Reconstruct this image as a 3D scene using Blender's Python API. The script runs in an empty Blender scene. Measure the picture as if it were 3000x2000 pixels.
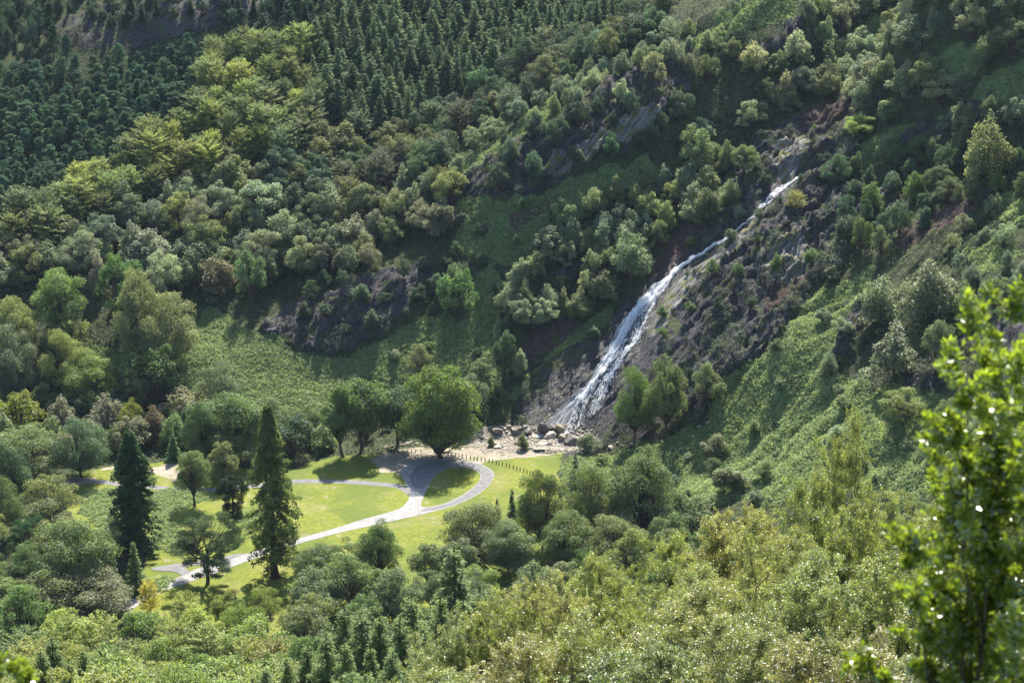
import bpy, math, random
import numpy as np
PI = math.pi
R = math.radians
# ------------------------------------------------------------------ camera, sky, sun, exposure
S = 1.65                      # metres per layout unit
H = 150.0 * S                 # eye height above the meadow
F = 5598.0                    # focal length in photograph pixels (3000 px wide)
PITCH = R(18.0)
SC = bpy.context.scene
COL = SC.collection
cam_d = bpy.data.cameras.new('camera'); cam = bpy.data.objects.new('camera', cam_d); COL.objects.link(cam)
cam.location = (0, 0, H); cam.rotation_euler = (PI / 2 - PITCH, 0, 0)
cam_d.sensor_width = 36.0; cam_d.lens = 36.0 * F / 3000.0
cam_d.clip_start = 0.5; cam_d.clip_end = 6000
cam_d.dof.use_dof = True; cam_d.dof.focus_distance = 560.0; cam_d.dof.aperture_fstop = 2.8
SC.camera = cam
SUN_EL, SUN_AZ = 50.0, 8.0   # degrees; azimuth measured from +Y (away from the camera) towards +X
w = bpy.data.worlds.new('World'); SC.world = w; w.use_nodes = True
nt = w.node_tree; nt.nodes.clear()
sky = nt.nodes.new('ShaderNodeTexSky'); sky.sky_type = 'NISHITA'; sky.sun_disc = False
sky.sun_elevation = R(SUN_EL); sky.sun_rotation = R(SUN_AZ); sky.air_density = 1.0; sky.dust_density = 0.6
bg = nt.nodes.new('ShaderNodeBackground'); bg.inputs[1].default_value = 0.115
wo = nt.nodes.new('ShaderNodeOutputWorld')
nt.links.new(sky.outputs[0], bg.inputs[0]); nt.links.new(bg.outputs[0], wo.inputs[0])
sun_d = bpy.data.lights.new('sun', 'SUN'); sun_d.energy = 5.0; sun_d.angle = R(0.6); sun_d.color = (1.0, 0.95, 0.85)
sun = bpy.data.objects.new('sun', sun_d); COL.objects.link(sun)
import mathutils
sdir = mathutils.Vector((math.sin(R(SUN_AZ)) * math.cos(R(SUN_EL)), math.cos(R(SUN_AZ)) * math.cos(R(SUN_EL)), math.sin(R(SUN_EL))))
sun.rotation_euler = sdir.to_track_quat('Z', 'Y').to_euler(); sun.location = (0, 0, 600)
SC.view_settings.view_transform = 'Standard'; SC.view_settings.look = 'None'
SC.view_settings.exposure = 1.65; SC.view_settings.gamma = 1.0
SC.render.engine = 'CYCLES'
SC.cycles.max_bounces = 6; SC.cycles.transparent_max_bounces = 12
SC.cycles.diffuse_bounces = 3; SC.cycles.glossy_bounces = 2; SC.cycles.transmission_bounces = 4
SC.cycles.sample_clamp_indirect = 4.0

# ------------------------------------------------------------------ layout helpers: photograph pixels <-> the place
cp, sp = math.cos(PITCH), math.sin(PITCH)
def ray(px, py):
    a = px - 1500.0; b = -(py - 1000.0)
    return np.array([a, F * cp + b * sp, -F * sp + b * cp])
def at(px, py, Y):            # point on a line of sight at horizontal distance Y (metres)
    d = ray(px, py); t = Y / d[1]
    return (d[0] * t, Y, H + d[2] * t)
def project(X, Y, Z):
    X = np.asarray(X, float); Y = np.asarray(Y, float); Z = np.asarray(Z, float) - H
    dep = Y * cp - Z * sp; up = Y * sp + Z * cp
    dep = np.where(dep < 1, 1, dep)
    return 1500 + F * X / dep, 1000 - F * up / dep
def inside(px, py, poly):
    px = np.asarray(px); py = np.asarray(py); r = np.zeros(px.shape, bool)
    n = len(poly); j = n - 1
    for i in range(n):
        xi, yi = poly[i]; xj, yj = poly[j]
        if yi != yj:
            c = ((yi > py) != (yj > py)) & (px < (xj - xi) * (py - yi) / (yj - yi) + xi)
            r ^= c
        j = i
    return r
def hash2(ix, iy, seed):
    n = (ix.astype(np.int64) * 374761393 + iy.astype(np.int64) * 668265263 + seed * 1442695040) & 0xffffffff
    n = ((n ^ (n >> 13)) * 1274126177) & 0xffffffff
    n = (n ^ (n >> 16)) & 0xffff
    return n / 65535.0
def vnoise(x, y, seed=0):
    ix = np.floor(x); iy = np.floor(y); fx = x - ix; fy = y - iy
    fx = fx * fx * (3 - 2 * fx); fy = fy * fy * (3 - 2 * fy)
    a = hash2(ix, iy, seed); b = hash2(ix + 1, iy, seed); c = hash2(ix, iy + 1, seed); d = hash2(ix + 1, iy + 1, seed)
    return (a * (1 - fx) + b * fx) * (1 - fy) + (c * (1 - fx) + d * fx) * fy
def fbm(x, y, seed=0, oct=4):
    s = 0; a = 0.5; t = 0
    for o in range(oct):
        s = s + a * vnoise(x * 2 ** o, y * 2 ** o, seed + o * 17); t += a; a *= 0.5
    return s / t          # 0..1
def sstep(a, b, x):
    t = np.clip((x - a) / (b - a), 0, 1); return t * t * (3 - 2 * t)

# ------------------------------------------------------------------ the terrain surface: thin-plate spline through surveyed points
CP = []
def g(px, py, Y): CP.append(at(px, py, Y * S))
def gz(px, py, z=0.0):        # a sight point at known height (layout units)
    d = ray(px, py); t = (z * S - H) / d[2]; CP.append((d[0] * t, d[1] * t, z * S))
for p in [(100, 1400), (600, 1400), (1290, 1330), (1400, 1480), (1690, 1310), (500, 1650), (900, 1270), (300, 1250), (1200, 1700), (1750, 1500), (1000, 1500), (700, 1750), (1500, 1300), (-200, 1300), (-300, 1600), (1900, 1420), (1800, 1620), (1250, 1270)]:
    gz(*p)
for p in [(0, 1230, 402), (0, 900, 430), (0, 600, 468), (0, 400, 498), (0, 200, 530), (0, 0, 572), (0, -300, 650), (-300, 900, 430), (-300, 400, 505), (-300, 0, 580),
          (450, 1080, 413), (600, 1000, 420), (800, 1140, 407), (900, 1030, 417), (600, 850, 437), (300, 750, 450), (600, 600, 468), (600, 300, 508), (450, 190, 528), (500, 60, 538), (500, -20, 546), (600, -300, 620),
          (1100, 1230, 400), (1100, 1060, 415), (1050, 940, 423), (1050, 830, 431), (850, 860, 436), (1100, 600, 466), (1100, 450, 490), (900, 300, 508), (1200, 250, 530), (1200, 0, 580), (1200, -300, 670),
          (1370, 510, 455), (1330, 440, 494), (1640, 280, 474), (1600, 190, 528), (2000, 120, 484), (1950, 30, 562), (2280, 0, 488), (2200, -120, 600), (1700, -200, 640),
          (1450, 590, 444), (1700, 480, 452), (1900, 380, 458), (1500, 700, 438), (1700, 600, 446), (1300, 700, 445), (1300, 850, 430),
          (1350, 1150, 403), (1420, 1050, 413), (1500, 900, 425), (1650, 760, 436), (1850, 620, 445), (2000, 520, 451), (2150, 400, 460), (2250, 220, 472),
          (1680, 1262, 394), (1560, 1200, 400), (1800, 1050, 405), (1950, 880, 415), (2090, 730, 424), (2290, 550, 437), (2400, 460, 445), (2500, 340, 456), (2600, 200, 469), (2800, 20, 482),
          (1850, 1270, 384), (2050, 1200, 380), (2000, 1050, 394), (2180, 950, 398), (2300, 800, 409), (2400, 650, 420), (2550, 560, 427), (2700, 480, 430),
          (2000, 1300, 376), (2300, 1250, 366), (2100, 1430, 348), (2500, 1200, 356), (2900, 1180, 336), (2300, 1080, 378), (2600, 960, 378), (2900, 800, 372), (2950, 600, 395), (2950, 300, 420), (2950, 0, 438), (2650, 0, 464), (2600, 1400, 330), (2950, 1400, 312), (3300, 900, 350), (3300, 300, 400)]:
    g(*p)
for X in (-330, -180, -90, 0, 60, 130, 260):
    for Y, o in ((60, 9), (100, 10), (200, 12), (300, 12), (390, 12)):
        CP.append((X, Y, H - 0.5347 * Y - o - (3 if X < -20 else 0)))
    CP.append((X, 20, H - 14)); CP.append((X, 0, H - 7)); CP.append((X, -60, H + 20))
for X in (-330, -180, -90, 0): CP.append((X, 462, 2.0))
for X, z in ((60, 6), (130, 30), (260, 60)): CP.append((X, 462, z))
for X in (-700, -350, 0, 300, 600): CP.append((X, 1350, 330.0))
for X, Y, z in ((-700, 400, 20), (-700, 800, 90), (500, 400, 170), (500, 700, 230), (500, 100, 220), (-700, 50, 200)): CP.append((X, Y, z))
CP = np.array(CP)
def tps_fit(P, lam=2.0):
    n = len(P); xy = P[:, :2] / 100.0
    r2 = ((xy[:, None] - xy[None]) ** 2).sum(-1); K = 0.5 * r2 * np.log(r2 + 1e-12)
    A = np.zeros((n + 3, n + 3)); A[:n, :n] = K + lam * 1e-3 * np.eye(n)
    A[:n, n] = 1; A[:n, n + 1:] = xy; A[n, :n] = 1; A[n + 1:, :n] = xy.T
    return np.linalg.solve(A, np.concatenate([P[:, 2], np.zeros(3)])), xy
TW, TXY = tps_fit(CP)
def tps(X, Y):
    x = np.asarray(X).ravel() / 100.0; y = np.asarray(Y).ravel() / 100.0; out = np.empty(x.size); n = len(TXY)
    for i in range(0, x.size, 40000):
        a = x[i:i + 40000]; b = y[i:i + 40000]
        r2 = (a[:, None] - TXY[:, 0]) ** 2 + (b[:, None] - TXY[:, 1]) ** 2
        out[i:i + 40000] = (0.5 * r2 * np.log(r2 + 1e-12)) @ TW[:n] + TW[n] + TW[n + 1] * a + TW[n + 2] * b
    return out.reshape(np.asarray(X).shape)
def axis(segs):
    v = []
    for a, b, st in segs: v.append(np.arange(a, b, st))
    v.append([segs[-1][1]]); return np.concatenate(v)
GX = axis([(-760, -300, 8.0), (-300, -130, 2.6), (-130, 10, 1.6), (10, 215, .72), (215, 270, 1.2), (270, 330, 3), (330, 640, 10)])
GY = axis([(-60, 40, 5), (40, 380, 3), (380, 600, 1.8), (600, 620, 1.2), (620, 785, .72), (785, 980, 2.4), (980, 1400, 10)])
XX, YY = np.meshgrid(GX, GY)
Z0 = tps(XX, YY)
Z0 = np.where((YY > 440) & (XX < 90), np.maximum(Z0 - 1.6, 0) + 0.0, Z0)
FLAT = Z0 <= 0.01
PX, PY = project(XX, YY, Z0)
# distort pixel-space lookups a little so region outlines are irregular on the ground
nx = (fbm(XX / 9, YY / 9, 3) - .5); ny = (fbm(XX / 9, YY / 9, 9) - .5)
QX = PX + nx * 70; QY = PY + ny * 55
# ------------------------------------------------------------------ ground cover regions
ROCK = [
 [(150, 60), (300, 20), (520, 0), (760, -40), (800, 20), (640, 60), (600, 80), (460, 120), (370, 155), (240, 165), (160, 120)],
 [(1350, 530), (1420, 470), (1560, 400), (1700, 330), (1760, 270), (1900, 200), (2010, 170), (2020, 250), (1990, 330), (1880, 420), (1750, 490), (1640, 560), (1450, 600), (1360, 590)],
 [(770, 960), (850, 900), (900, 850), (1100, 810), (1290, 790), (1260, 860), (1200, 930), (1130, 1000), (1030, 1030), (900, 1000), (770, 985)],
 [(1480, 1250), (1570, 1190), (1690, 1075), (1790, 960), (1880, 830), (1990, 730), (2060, 650), (2130, 540), (2170, 470), (2260, 370), (2400, 340), (2480, 300), (2620, 260), (2480, 380), (2500, 480), (2440, 560), (2680, 600), (2560, 640), (2540, 700), (2400, 850), (2280, 1000), (2180, 1100), (2100, 1130), (2060, 1250), (1760, 1300), (1600, 1280), (1490, 1255)],
 [(2600, 470), (2700, 400), (2830, 330), (2900, 300), (2880, 370), (2780, 420), (2660, 470)],
 [(2780, 1040), (2850, 960), (2920, 900), (3100, 820), (3100, 1030)],
 [(2560, 1160), (2640, 1080), (2780, 1050), (2810, 1130), (2720, 1190)],
 [(2430, 1070), (2470, 950), (2520, 890), (2550, 950), (2500, 1060)],
 [(2250, 120), (2330, 50), (2360, 60), (2330, 120), (2250, 190), (2190, 200)],
]
ROCK += [[(1500, 1200), (1560, 1140), (1660, 1060), (1640, 1100), (1540, 1190)], [(1540, 1000), (1650, 935), (1690, 955), (1570, 1035)], [(1430, 900), (1500, 870), (1540, 900), (1480, 950)], [(1620, 830), (1720, 760), (1740, 790), (1650, 860)]]
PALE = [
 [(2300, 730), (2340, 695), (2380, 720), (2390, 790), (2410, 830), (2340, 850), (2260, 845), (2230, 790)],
 [(1880, 950), (1960, 850), (2130, 735), (2200, 660), (2210, 690), (2140, 780), (2040, 870), (1940, 950), (1890, 990)],  # sunlit streaks right of the falls, their light painted in as paler rock
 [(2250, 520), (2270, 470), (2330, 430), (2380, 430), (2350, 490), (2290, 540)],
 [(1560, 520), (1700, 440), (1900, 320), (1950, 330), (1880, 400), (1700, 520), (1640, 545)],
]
HEATH = [
 [(2330, 380), (2380, 330), (2450, 240), (2550, 190), (2600, 250), (2520, 330), (2440, 390), (2360, 400)],
 [(2620, 730), (2700, 680), (2800, 600), (2930, 550), (2860, 640), (2720, 740), (2640, 770)],
 [(2240, 850), (2420, 820), (2350, 900), (2250, 960)],
 [(1600, 960), (1720, 960), (1560, 1060), (1500, 1040)],
 [(1480, 640), (1650, 600), (1640, 640), (1500, 680)],
 [(1900, 760), (2030, 640), (2120, 620), (2000, 760), (1880, 830)],
]
BRACK = [
 [(2480, 490), (2560, 500), (2680, 470), (2700, 410), (2600, 400), (2500, 440)], [(2700, 230), (2800, 150), (2900, 160), (2860, 240), (2740, 280)], [(2420, 170), (2560, 60), (2640, 50), (2580, 150), (2460, 220)],
 [(560, 1000), (700, 1040), (850, 1060), (1000, 1130), (1060, 1240), (900, 1260), (720, 1250), (600, 1200), (480, 1120), (380, 1050)],
 [(1490, 1170), (1640, 1010), (1780, 915), (1800, 930), (1700, 1030), (1560, 1150), (1500, 1200)],
 [(600, 880), (760, 980), (900, 1010), (1040, 1040), (1140, 1010), (1300, 930), (1440, 800), (1500, 860), (1460, 1060), (1470, 1150), (1350, 1200), (1180, 1180), (1000, 1130), (700, 1040), (560, 990)],
 [(1340, 600), (1640, 570), (1900, 450), (1950, 500), (1800, 600), (1620, 700), (1480, 800), (1340, 760)],
 [(2130, 1130), (2300, 1000), (2400, 870), (2560, 800), (2560, 900), (2440, 1080), (2560, 1160), (2850, 1200), (3100, 1250), (3100, 1450), (2600, 1480), (2000, 1480), (1760, 1440), (1690, 1440), (1640, 1400), (1640, 1345), (1700, 1325), (1780, 1330), (1900, 1300), (2060, 1260)],
 [(2020, 110), (2180, 10), (2360, -30), (2330, 50), (2150, 90), (2080, 160)],
 [(2820, 300), (3000, 190), (3200, 150), (3200, 300), (2880, 340)],
 [(1330, 510), (1500, 385), (1620, 285), (1660, 300), (1560, 400), (1360, 530)],
 [(2800, 780), (2960, 700), (3000, 760), (2880, 830)], [(2880, 640), (3100, 520), (3100, 640), (2950, 700)],
 [(230, 1440), (350, 1420), (370, 1600), (300, 1570), (230, 1500)],
 [(440, 1445), (560, 1432), (640, 1462), (520, 1490), (480, 1530), (560, 1570), (540, 1625), (430, 1610)],
 [(700, 1500), (780, 1500), (790, 1560), (720, 1570)], [(430, 1690), (480, 1680), (500, 1700), (470, 1740), (400, 1740)],
 [(250, 1000), (370, 1030), (360, 1100), (290, 1150), (240, 1120)],
]
LAWN = [(190, 1430), (195, 1395), (300, 1368), (540, 1345), (640, 1375), (870, 1372), (900, 1355), (985, 1334), (1200, 1324), (1360, 1330), (1500, 1338), (1660, 1321), (1636, 1342), (1652, 1362), (1625, 1385), (1650, 1410), (1632, 1440), (1675, 1480), (1720, 1510), (1700, 1600), (1500, 1700), (1300, 1800), (900, 1860), (380, 1840), (380, 1720), (420, 1690), (430, 1620), (190, 1640)]
SAND = [
 [(1080, 1345), (1120, 1325), (1230, 1312), (1340, 1318), (1362, 1306), (1430, 1308), (1520, 1316), (1620, 1312), (1690, 1306), (1700, 1318), (1620, 1329), (1530, 1337), (1460, 1346), (1420, 1353), (1400, 1362), (1290, 1360), (1230, 1360), (1225, 1405), (1180, 1402), (1165, 1384), (1110, 1378)],
 [(425, 1370), (515, 1350), (535, 1385), (505, 1418), (480, 1400), (430, 1380)],
 [(285, 1373), (350, 1360), (356, 1370), (298, 1380)],
 [(1370, 1262), (1440, 1245), (1560, 1250), (1700, 1240), (1760, 1300), (1700, 1318), (1500, 1322), (1350, 1312)],
 [(180, 1424), (225, 1396), (290, 1400), (290, 1412), (220, 1420)],
]
def cover(polys, soft=True):
    x, y = (QX, QY) if soft else (PX, PY)
    r = np.zeros(x.shape, bool)
    for p in polys: r |= inside(x, y, p)
    return r.astype(float)
fm = (YY > 395)
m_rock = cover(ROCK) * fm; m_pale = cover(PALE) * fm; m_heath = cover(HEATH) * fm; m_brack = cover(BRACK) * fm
m_lawn = inside(PX + nx * 14, PY + ny * 8, LAWN) * FLAT * (1.0 - cover(BRACK)) * fm
m_sand = np.zeros(XX.shape)
for p in SAND: m_sand = np.maximum(m_sand, inside(PX + nx * 30, PY + ny * 16, p).astype(float))
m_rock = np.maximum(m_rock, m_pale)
def blur(a, n=1):
    for _ in range(n):
        a = a.copy(); a[1:-1, 1:-1] = (a[1:-1, 1:-1] * 4 + a[:-2, 1:-1] + a[2:, 1:-1] + a[1:-1, :-2] + a[1:-1, 2:]) / 8
    return a
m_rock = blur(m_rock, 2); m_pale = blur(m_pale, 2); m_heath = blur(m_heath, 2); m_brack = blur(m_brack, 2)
# shallow bed for the falls
def path_xy(pts):
    return np.array([at_ground0(*p) for p in pts])
def h_interp(Z):
    def f(x, y):
        x = np.asarray(x, float); y = np.asarray(y, float)
        i = np.clip(np.searchsorted(GX, x) - 1, 0, len(GX) - 2); j = np.clip(np.searchsorted(GY, y) - 1, 0, len(GY) - 2)
        u = np.clip((x - GX[i]) / (GX[i + 1] - GX[i]), 0, 1); v = np.clip((y - GY[j]) / (GY[j + 1] - GY[j]), 0, 1)
        return (Z[j, i] * (1 - u) + Z[j, i + 1] * u) * (1 - v) + (Z[j + 1, i] * (1 - u) + Z[j + 1, i + 1] * u) * v
    return f
def march(px, py, hf, y0=150.0, y1=1250.0):
    d = ray(px, py); Ys = np.arange(y0, y1, 0.7); t = Ys / d[1]
    z = H + d[2] * t; hz = hf(d[0] * t, Ys); b = np.nonzero(hz >= z)[0]
    if not len(b): return None
    k = b[0]
    if k == 0: k = 1
    a = (z[k - 1] - hz[k - 1]); c = (hz[k] - z[k]); f = a / (a + c + 1e-9)
    Y = Ys[k - 1] + f * 0.7; t = Y / d[1]
    return float(d[0] * t), float(Y), float(hf(d[0] * t, Y))
h0 = h_interp(Z0)
# course of the falls: (px, py, half width px)
FALL = [(2440, 470, 7), (2390, 500, 10), (2340, 520, 10), (2292, 548, 20), (2250, 590, 30), (2200, 640, 20), (2150, 680, 15), (2110, 712, 20), (2060, 742, 28), (2000, 775, 34), (1940, 830, 40), (1895, 885, 46), (1860, 940, 58), (1830, 1000, 72), (1790, 1060, 90), (1750, 1110, 106), (1715, 1160, 118), (1690, 1205, 122), (1676, 1245, 118), (1668, 1270, 108)]
fall_g = []
for px, py, hw in FALL:
    q = march(px, py, h0, 500); dep = q[1] * cp - (q[2] - H) * sp
    fall_g.append((q[0], q[1], hw * dep / F))
fall_g = np.array(fall_g)
dist = np.full(XX.shape, 1e9)
for k in range(len(fall_g) - 1):
    a, b = fall_g[k], fall_g[k + 1]; vx, vy = b[0] - a[0], b[1] - a[1]
    t = np.clip(((XX - a[0]) * vx + (YY - a[1]) * vy) / (vx * vx + vy * vy + 1e-9), 0, 1)
    wd = a[2] + (b[2] - a[2]) * t
    dist = np.minimum(dist, np.hypot(XX - a[0] - vx * t, YY - a[1] - vy * t) / (wd + 1.0))
# relief: strata run down-slope beside the falls; broad knolls elsewhere
ca, sa = 0.82, 0.57
AL = XX * ca + YY * sa; AC = -XX * sa + YY * ca
hill = sstep(0.5, 14, Z0)
warp = (fbm(XX / 30, YY / 30, 5) - .5) * 16
patch = fbm(XX / 16, YY / 16, 24, 3)
rid = 1 - np.abs(2 * fbm((AC + warp) / 9, AL / 42, 21, 3) - 1)
rid2 = 1 - np.abs(2 * fbm((AC + warp * .6) / 3.4, AL / 15, 31, 3) - 1)
right = sstep(-40, 20, XX)
def slabs(c, period, seed):
    v = c / period + fbm(XX / (period * 2.2), YY / (period * 2.2), seed, 3) * 1.8; f = v - np.floor(v); return (np.floor(v) * 0 + f ** 2.5) * period
blk = np.floor(AL / 5.5 + fbm(XX / 6, YY / 6, 57) * 2.5)
CRAG = slabs(AC + Z0 * .35, 4.6, 52) * .42 + slabs(AC * .7 + AL * .5 + blk * 1.7, 2.3, 53) * .35 + slabs(-AL + AC * .4, 9.0, 54) * .22 + (fbm(XX / 1.7, YY / 1.7, 51, 3) - .5) * 1.5
Z1 = Z0 + hill * fm * (
    (fbm(XX / 38, YY / 38, 41, 3) - .5) * 9 +
    right * (rid - .6) * (5 + 5 * patch) + m_brack * (fbm(XX / 2.4, YY / 2.4, 27, 3) - .5) * 1.0 + m_rock * (rid2 - .6) * 3.6 + m_rock * CRAG) * (.25 + .75 * sstep(1.0, 3.6, dist))
Z1 = Z1 + (1 - m_lawn) * (1 - hill) * (YY > 640) * (fbm(XX / 7, YY / 7, 61) - .5) * 0.6
bed = 1 - sstep(0.75, 1.25, dist)
Z1 = Z1 * (1 - bed) + bed * (Z0 - 0.4 + ((fbm(XX / 3, YY / 3, 71) - .5) * 1.6 + CRAG * .45 - .6) * hill)
m_rock = np.maximum(m_rock, 1 - sstep(1.2, 1.6, dist))
wet = 1 - sstep(0.85, 1.2, dist)
hgt = h_interp(Z1)
PX1, PY1 = project(XX, YY, Z1)
# ------------------------------------------------------------------ materials
def new_mat(name):
    m = bpy.data.materials.new(name); m.use_nodes = True; m.node_tree.nodes.clear(); return m, m.node_tree
class NT:
    def __init__(s, nt): s.n = nt
    def node(s, typ, **kw):
        n = s.n.nodes.new(typ)
        for k, v in kw.items(): setattr(n, k, v)
        return n
    def link(s, a, b): s.n.links.new(a, b)
    def val(s, sock, v):
        if hasattr(v, 'is_linked') or hasattr(v, 'links'): s.link(v, sock)
        else: sock.default_value = v
    def math(s, op, a, b=0.0, clamp=False):
        n = s.node('ShaderNodeMath', operation=op, use_clamp=clamp); s.val(n.inputs[0], a); s.val(n.inputs[1], b); return n.outputs[0]
    def mix(s, f, a, b):
        n = s.node('ShaderNodeMix', data_type='RGBA'); s.val(n.inputs[0], f)
        s.val(n.inputs[6], a if not isinstance(a, tuple) else (*a, 1)); s.val(n.inputs[7], b if not isinstance(b, tuple) else (*b, 1)); return n.outputs[2]
    def noise(s, vec, scale, detail=3, rough=.55):
        n = s.node('ShaderNodeTexNoise'); n.inputs['Scale'].default_value = scale; n.inputs['Detail'].default_value = detail; n.inputs['Roughness'].default_value = rough
        if vec is not None: s.link(vec, n.inputs['Vector'])
        return n.outputs[0]
    def ramp(s, f, a, b):
        n = s.node('ShaderNodeMapRange'); s.val(n.inputs[0], f); n.inputs[1].default_value = a; n.inputs[2].default_value = b; n.interpolation_type = 'SMOOTHSTEP'; return n.outputs[0]
    def attr(s, name, typ='GEOMETRY'):
        n = s.node('ShaderNodeAttribute', attribute_name=name, attribute_type=typ); return n
    def pos(s, sx=1, sy=1, sz=1, rot=0.0):
        n = s.node('ShaderNodeNewGeometry'); m = s.node('ShaderNodeMapping'); m.inputs['Rotation'].default_value = (0, 0, rot); m.inputs['Scale'].default_value = (sx, sy, sz)
        s.link(n.outputs['Position'], m.inputs['Vector']); return m.outputs[0]

def ground_material():
    m, nt = new_mat('hillside_ground'); N = NT(nt)
    P = N.pos()
    n1 = N.noise(P, .09, 5); n2 = N.noise(P, .6, 4); n3 = N.noise(P, 2.6, 3)
    ps = N.node('ShaderNodeMapping'); N.link(P, ps.inputs['Vector'])
    # strata: coordinates stretched along the dip of the slabs
    pr = N.node('ShaderNodeVectorRotate', rotation_type='EULER_XYZ'); pr.inputs['Rotation'].default_value = (0.0, 0.75, -0.6); N.link(P, pr.inputs['Vector'])
    N.link(pr.outputs[0], ps.inputs['Vector']); ps.inputs['Scale'].default_value = (.10, .9, 1.1)
    st = N.noise(ps.outputs[0], .8, 6, .62); st2 = N.noise(ps.outputs[0], 2.8, 4, .6)
    floor = N.mix(N.ramp(n2, .38, .62), (.018, .026, .010), (.045, .060, .022)); floor = N.mix(N.ramp(n3, .55, .75), floor, (.085, .070, .035))
    lawn = N.mix(N.ramp(n2, .35, .65), (.095, .122, .011), (.155, .158, .022)); lawn = N.mix(N.math('MULTIPLY', N.ramp(n1, .48, .66), N.ramp(n3, .35, .65)), lawn, (.17, .155, .06))
    lawn = N.mix(N.math('MULTIPLY', N.ramp(N.noise(P, .22, 4), .60, .68), N.ramp(n3, .3, .5)), lawn, (.22, .185, .11))
    lawn = N.mix(N.math('MULTIPLY', N.ramp(N.noise(P, .05, 4), .42, .60), .75), lawn, (.068, .098, .013)); lawn = N.mix(N.math('MULTIPLY', N.ramp(N.noise(P, 1.1, 4, .7), .52, .66), .5), lawn, (.05, .08, .012))
    sand = N.mix(N.ramp(n2, .3, .7), (.19, .16, .12), (.28, .245, .19)); sand = N.mix(N.math('MULTIPLY', N.ramp(n1, .56, .66), N.ramp(n3, .4, .6)), sand, (.10, .12, .035))
    rock = N.mix(N.ramp(st, .36, .66), (.012, .011, .013), (.070, .066, .070)); rock = N.mix(N.math('MULTIPLY', N.ramp(st2, .50, .68), .75), rock, (.165, .162, .160))
    rock = N.mix(N.math('MULTIPLY', N.ramp(n1, .52, .66), N.ramp(n2, .44, .62)), rock, (.045, .026, .022))
    rock = N.mix(N.math('MULTIPLY', N.ramp(N.noise(P, .16, 5, .6), .52, .60), .9), rock, (.060, .075, .018))
    pale = N.mix(N.ramp(st, .36, .58), (.035, .033, .032), (.24, .23, .20)); pale = N.mix(N.math('MULTIPLY', N.ramp(N.noise(P, .3, 5), .50, .62), .85), pale, (.15, .15, .025))  # pale rock with moss; also colours the painted sunlit streaks
    heath = N.mix(N.ramp(n2, .4, .6), (.055, .032, .034), (.10, .07, .055)); heath = N.mix(N.ramp(n1, .56, .66), heath, (.06, .075, .02))
    brack = N.mix(N.ramp(n2, .35, .65), (.06, .095, .032), (.15, .20, .075)); brack = N.mix(N.math('MULTIPLY', N.ramp(N.noise(P, .13, 4, .6), .56, .66), .6), brack, (.12, .10, .04))
    a = N.attr('cover_a'); b = N.attr('cover_b')
    sa_ = N.node('ShaderNodeSeparateColor'); N.link(a.outputs['Color'], sa_.inputs[0]); sb_ = N.node('ShaderNodeSeparateColor'); N.link(b.outputs['Color'], sb_.inputs[0])
    e = N.math('MULTIPLY', N.math('SUBTRACT', n3, .5), .5)
    def f(s): return N.ramp(N.math('ADD', s, e), .40, .56)
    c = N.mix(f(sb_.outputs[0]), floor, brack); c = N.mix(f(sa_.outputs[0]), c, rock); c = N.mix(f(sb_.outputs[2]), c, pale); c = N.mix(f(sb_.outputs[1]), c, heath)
    c = N.mix(f(sa_.outputs[1]), c, lawn); c = N.mix(f(sa_.outputs[2]), c, sand)
    bump = N.node('ShaderNodeBump'); bump.inputs['Strength'].default_value = .9; bump.inputs['Distance'].default_value = 1.6
    rockh = N.math('ADD', N.math('MULTIPLY', st, 2.2), N.math('MULTIPLY', st2, .7))
    hh = N.math('ADD', N.math('MULTIPLY', n3, .25), N.math('MULTIPLY', rockh, f(sa_.outputs[0])))
    hh = N.math('MULTIPLY', hh, N.math('SUBTRACT', 1.0, N.math('MULTIPLY', sa_.outputs[1], .85)))
    N.link(hh, bump.inputs['Height'])
    wetn = N.attr('wet')
    c = N.mix(N.math('MULTIPLY', wetn.outputs['Fac'], .6), c, (.02, .018, .02))
    bs = N.node('ShaderNodeBsdfPrincipled'); N.link(c, bs.inputs['Base Color']); N.link(bump.outputs[0], bs.inputs['Normal'])
    rg = N.math('SUBTRACT', .85, N.math('MULTIPLY', wetn.outputs['Fac'], .45)); N.link(rg, bs.inputs['Roughness'])
    N.link(N.math('ADD', .12, N.math('MULTIPLY', sa_.outputs[0], .2)), bs.inputs['Specular IOR Level'])
    o = N.node('ShaderNodeOutputMaterial'); N.link(bs.outputs[0], o.inputs[0]); return m

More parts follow.
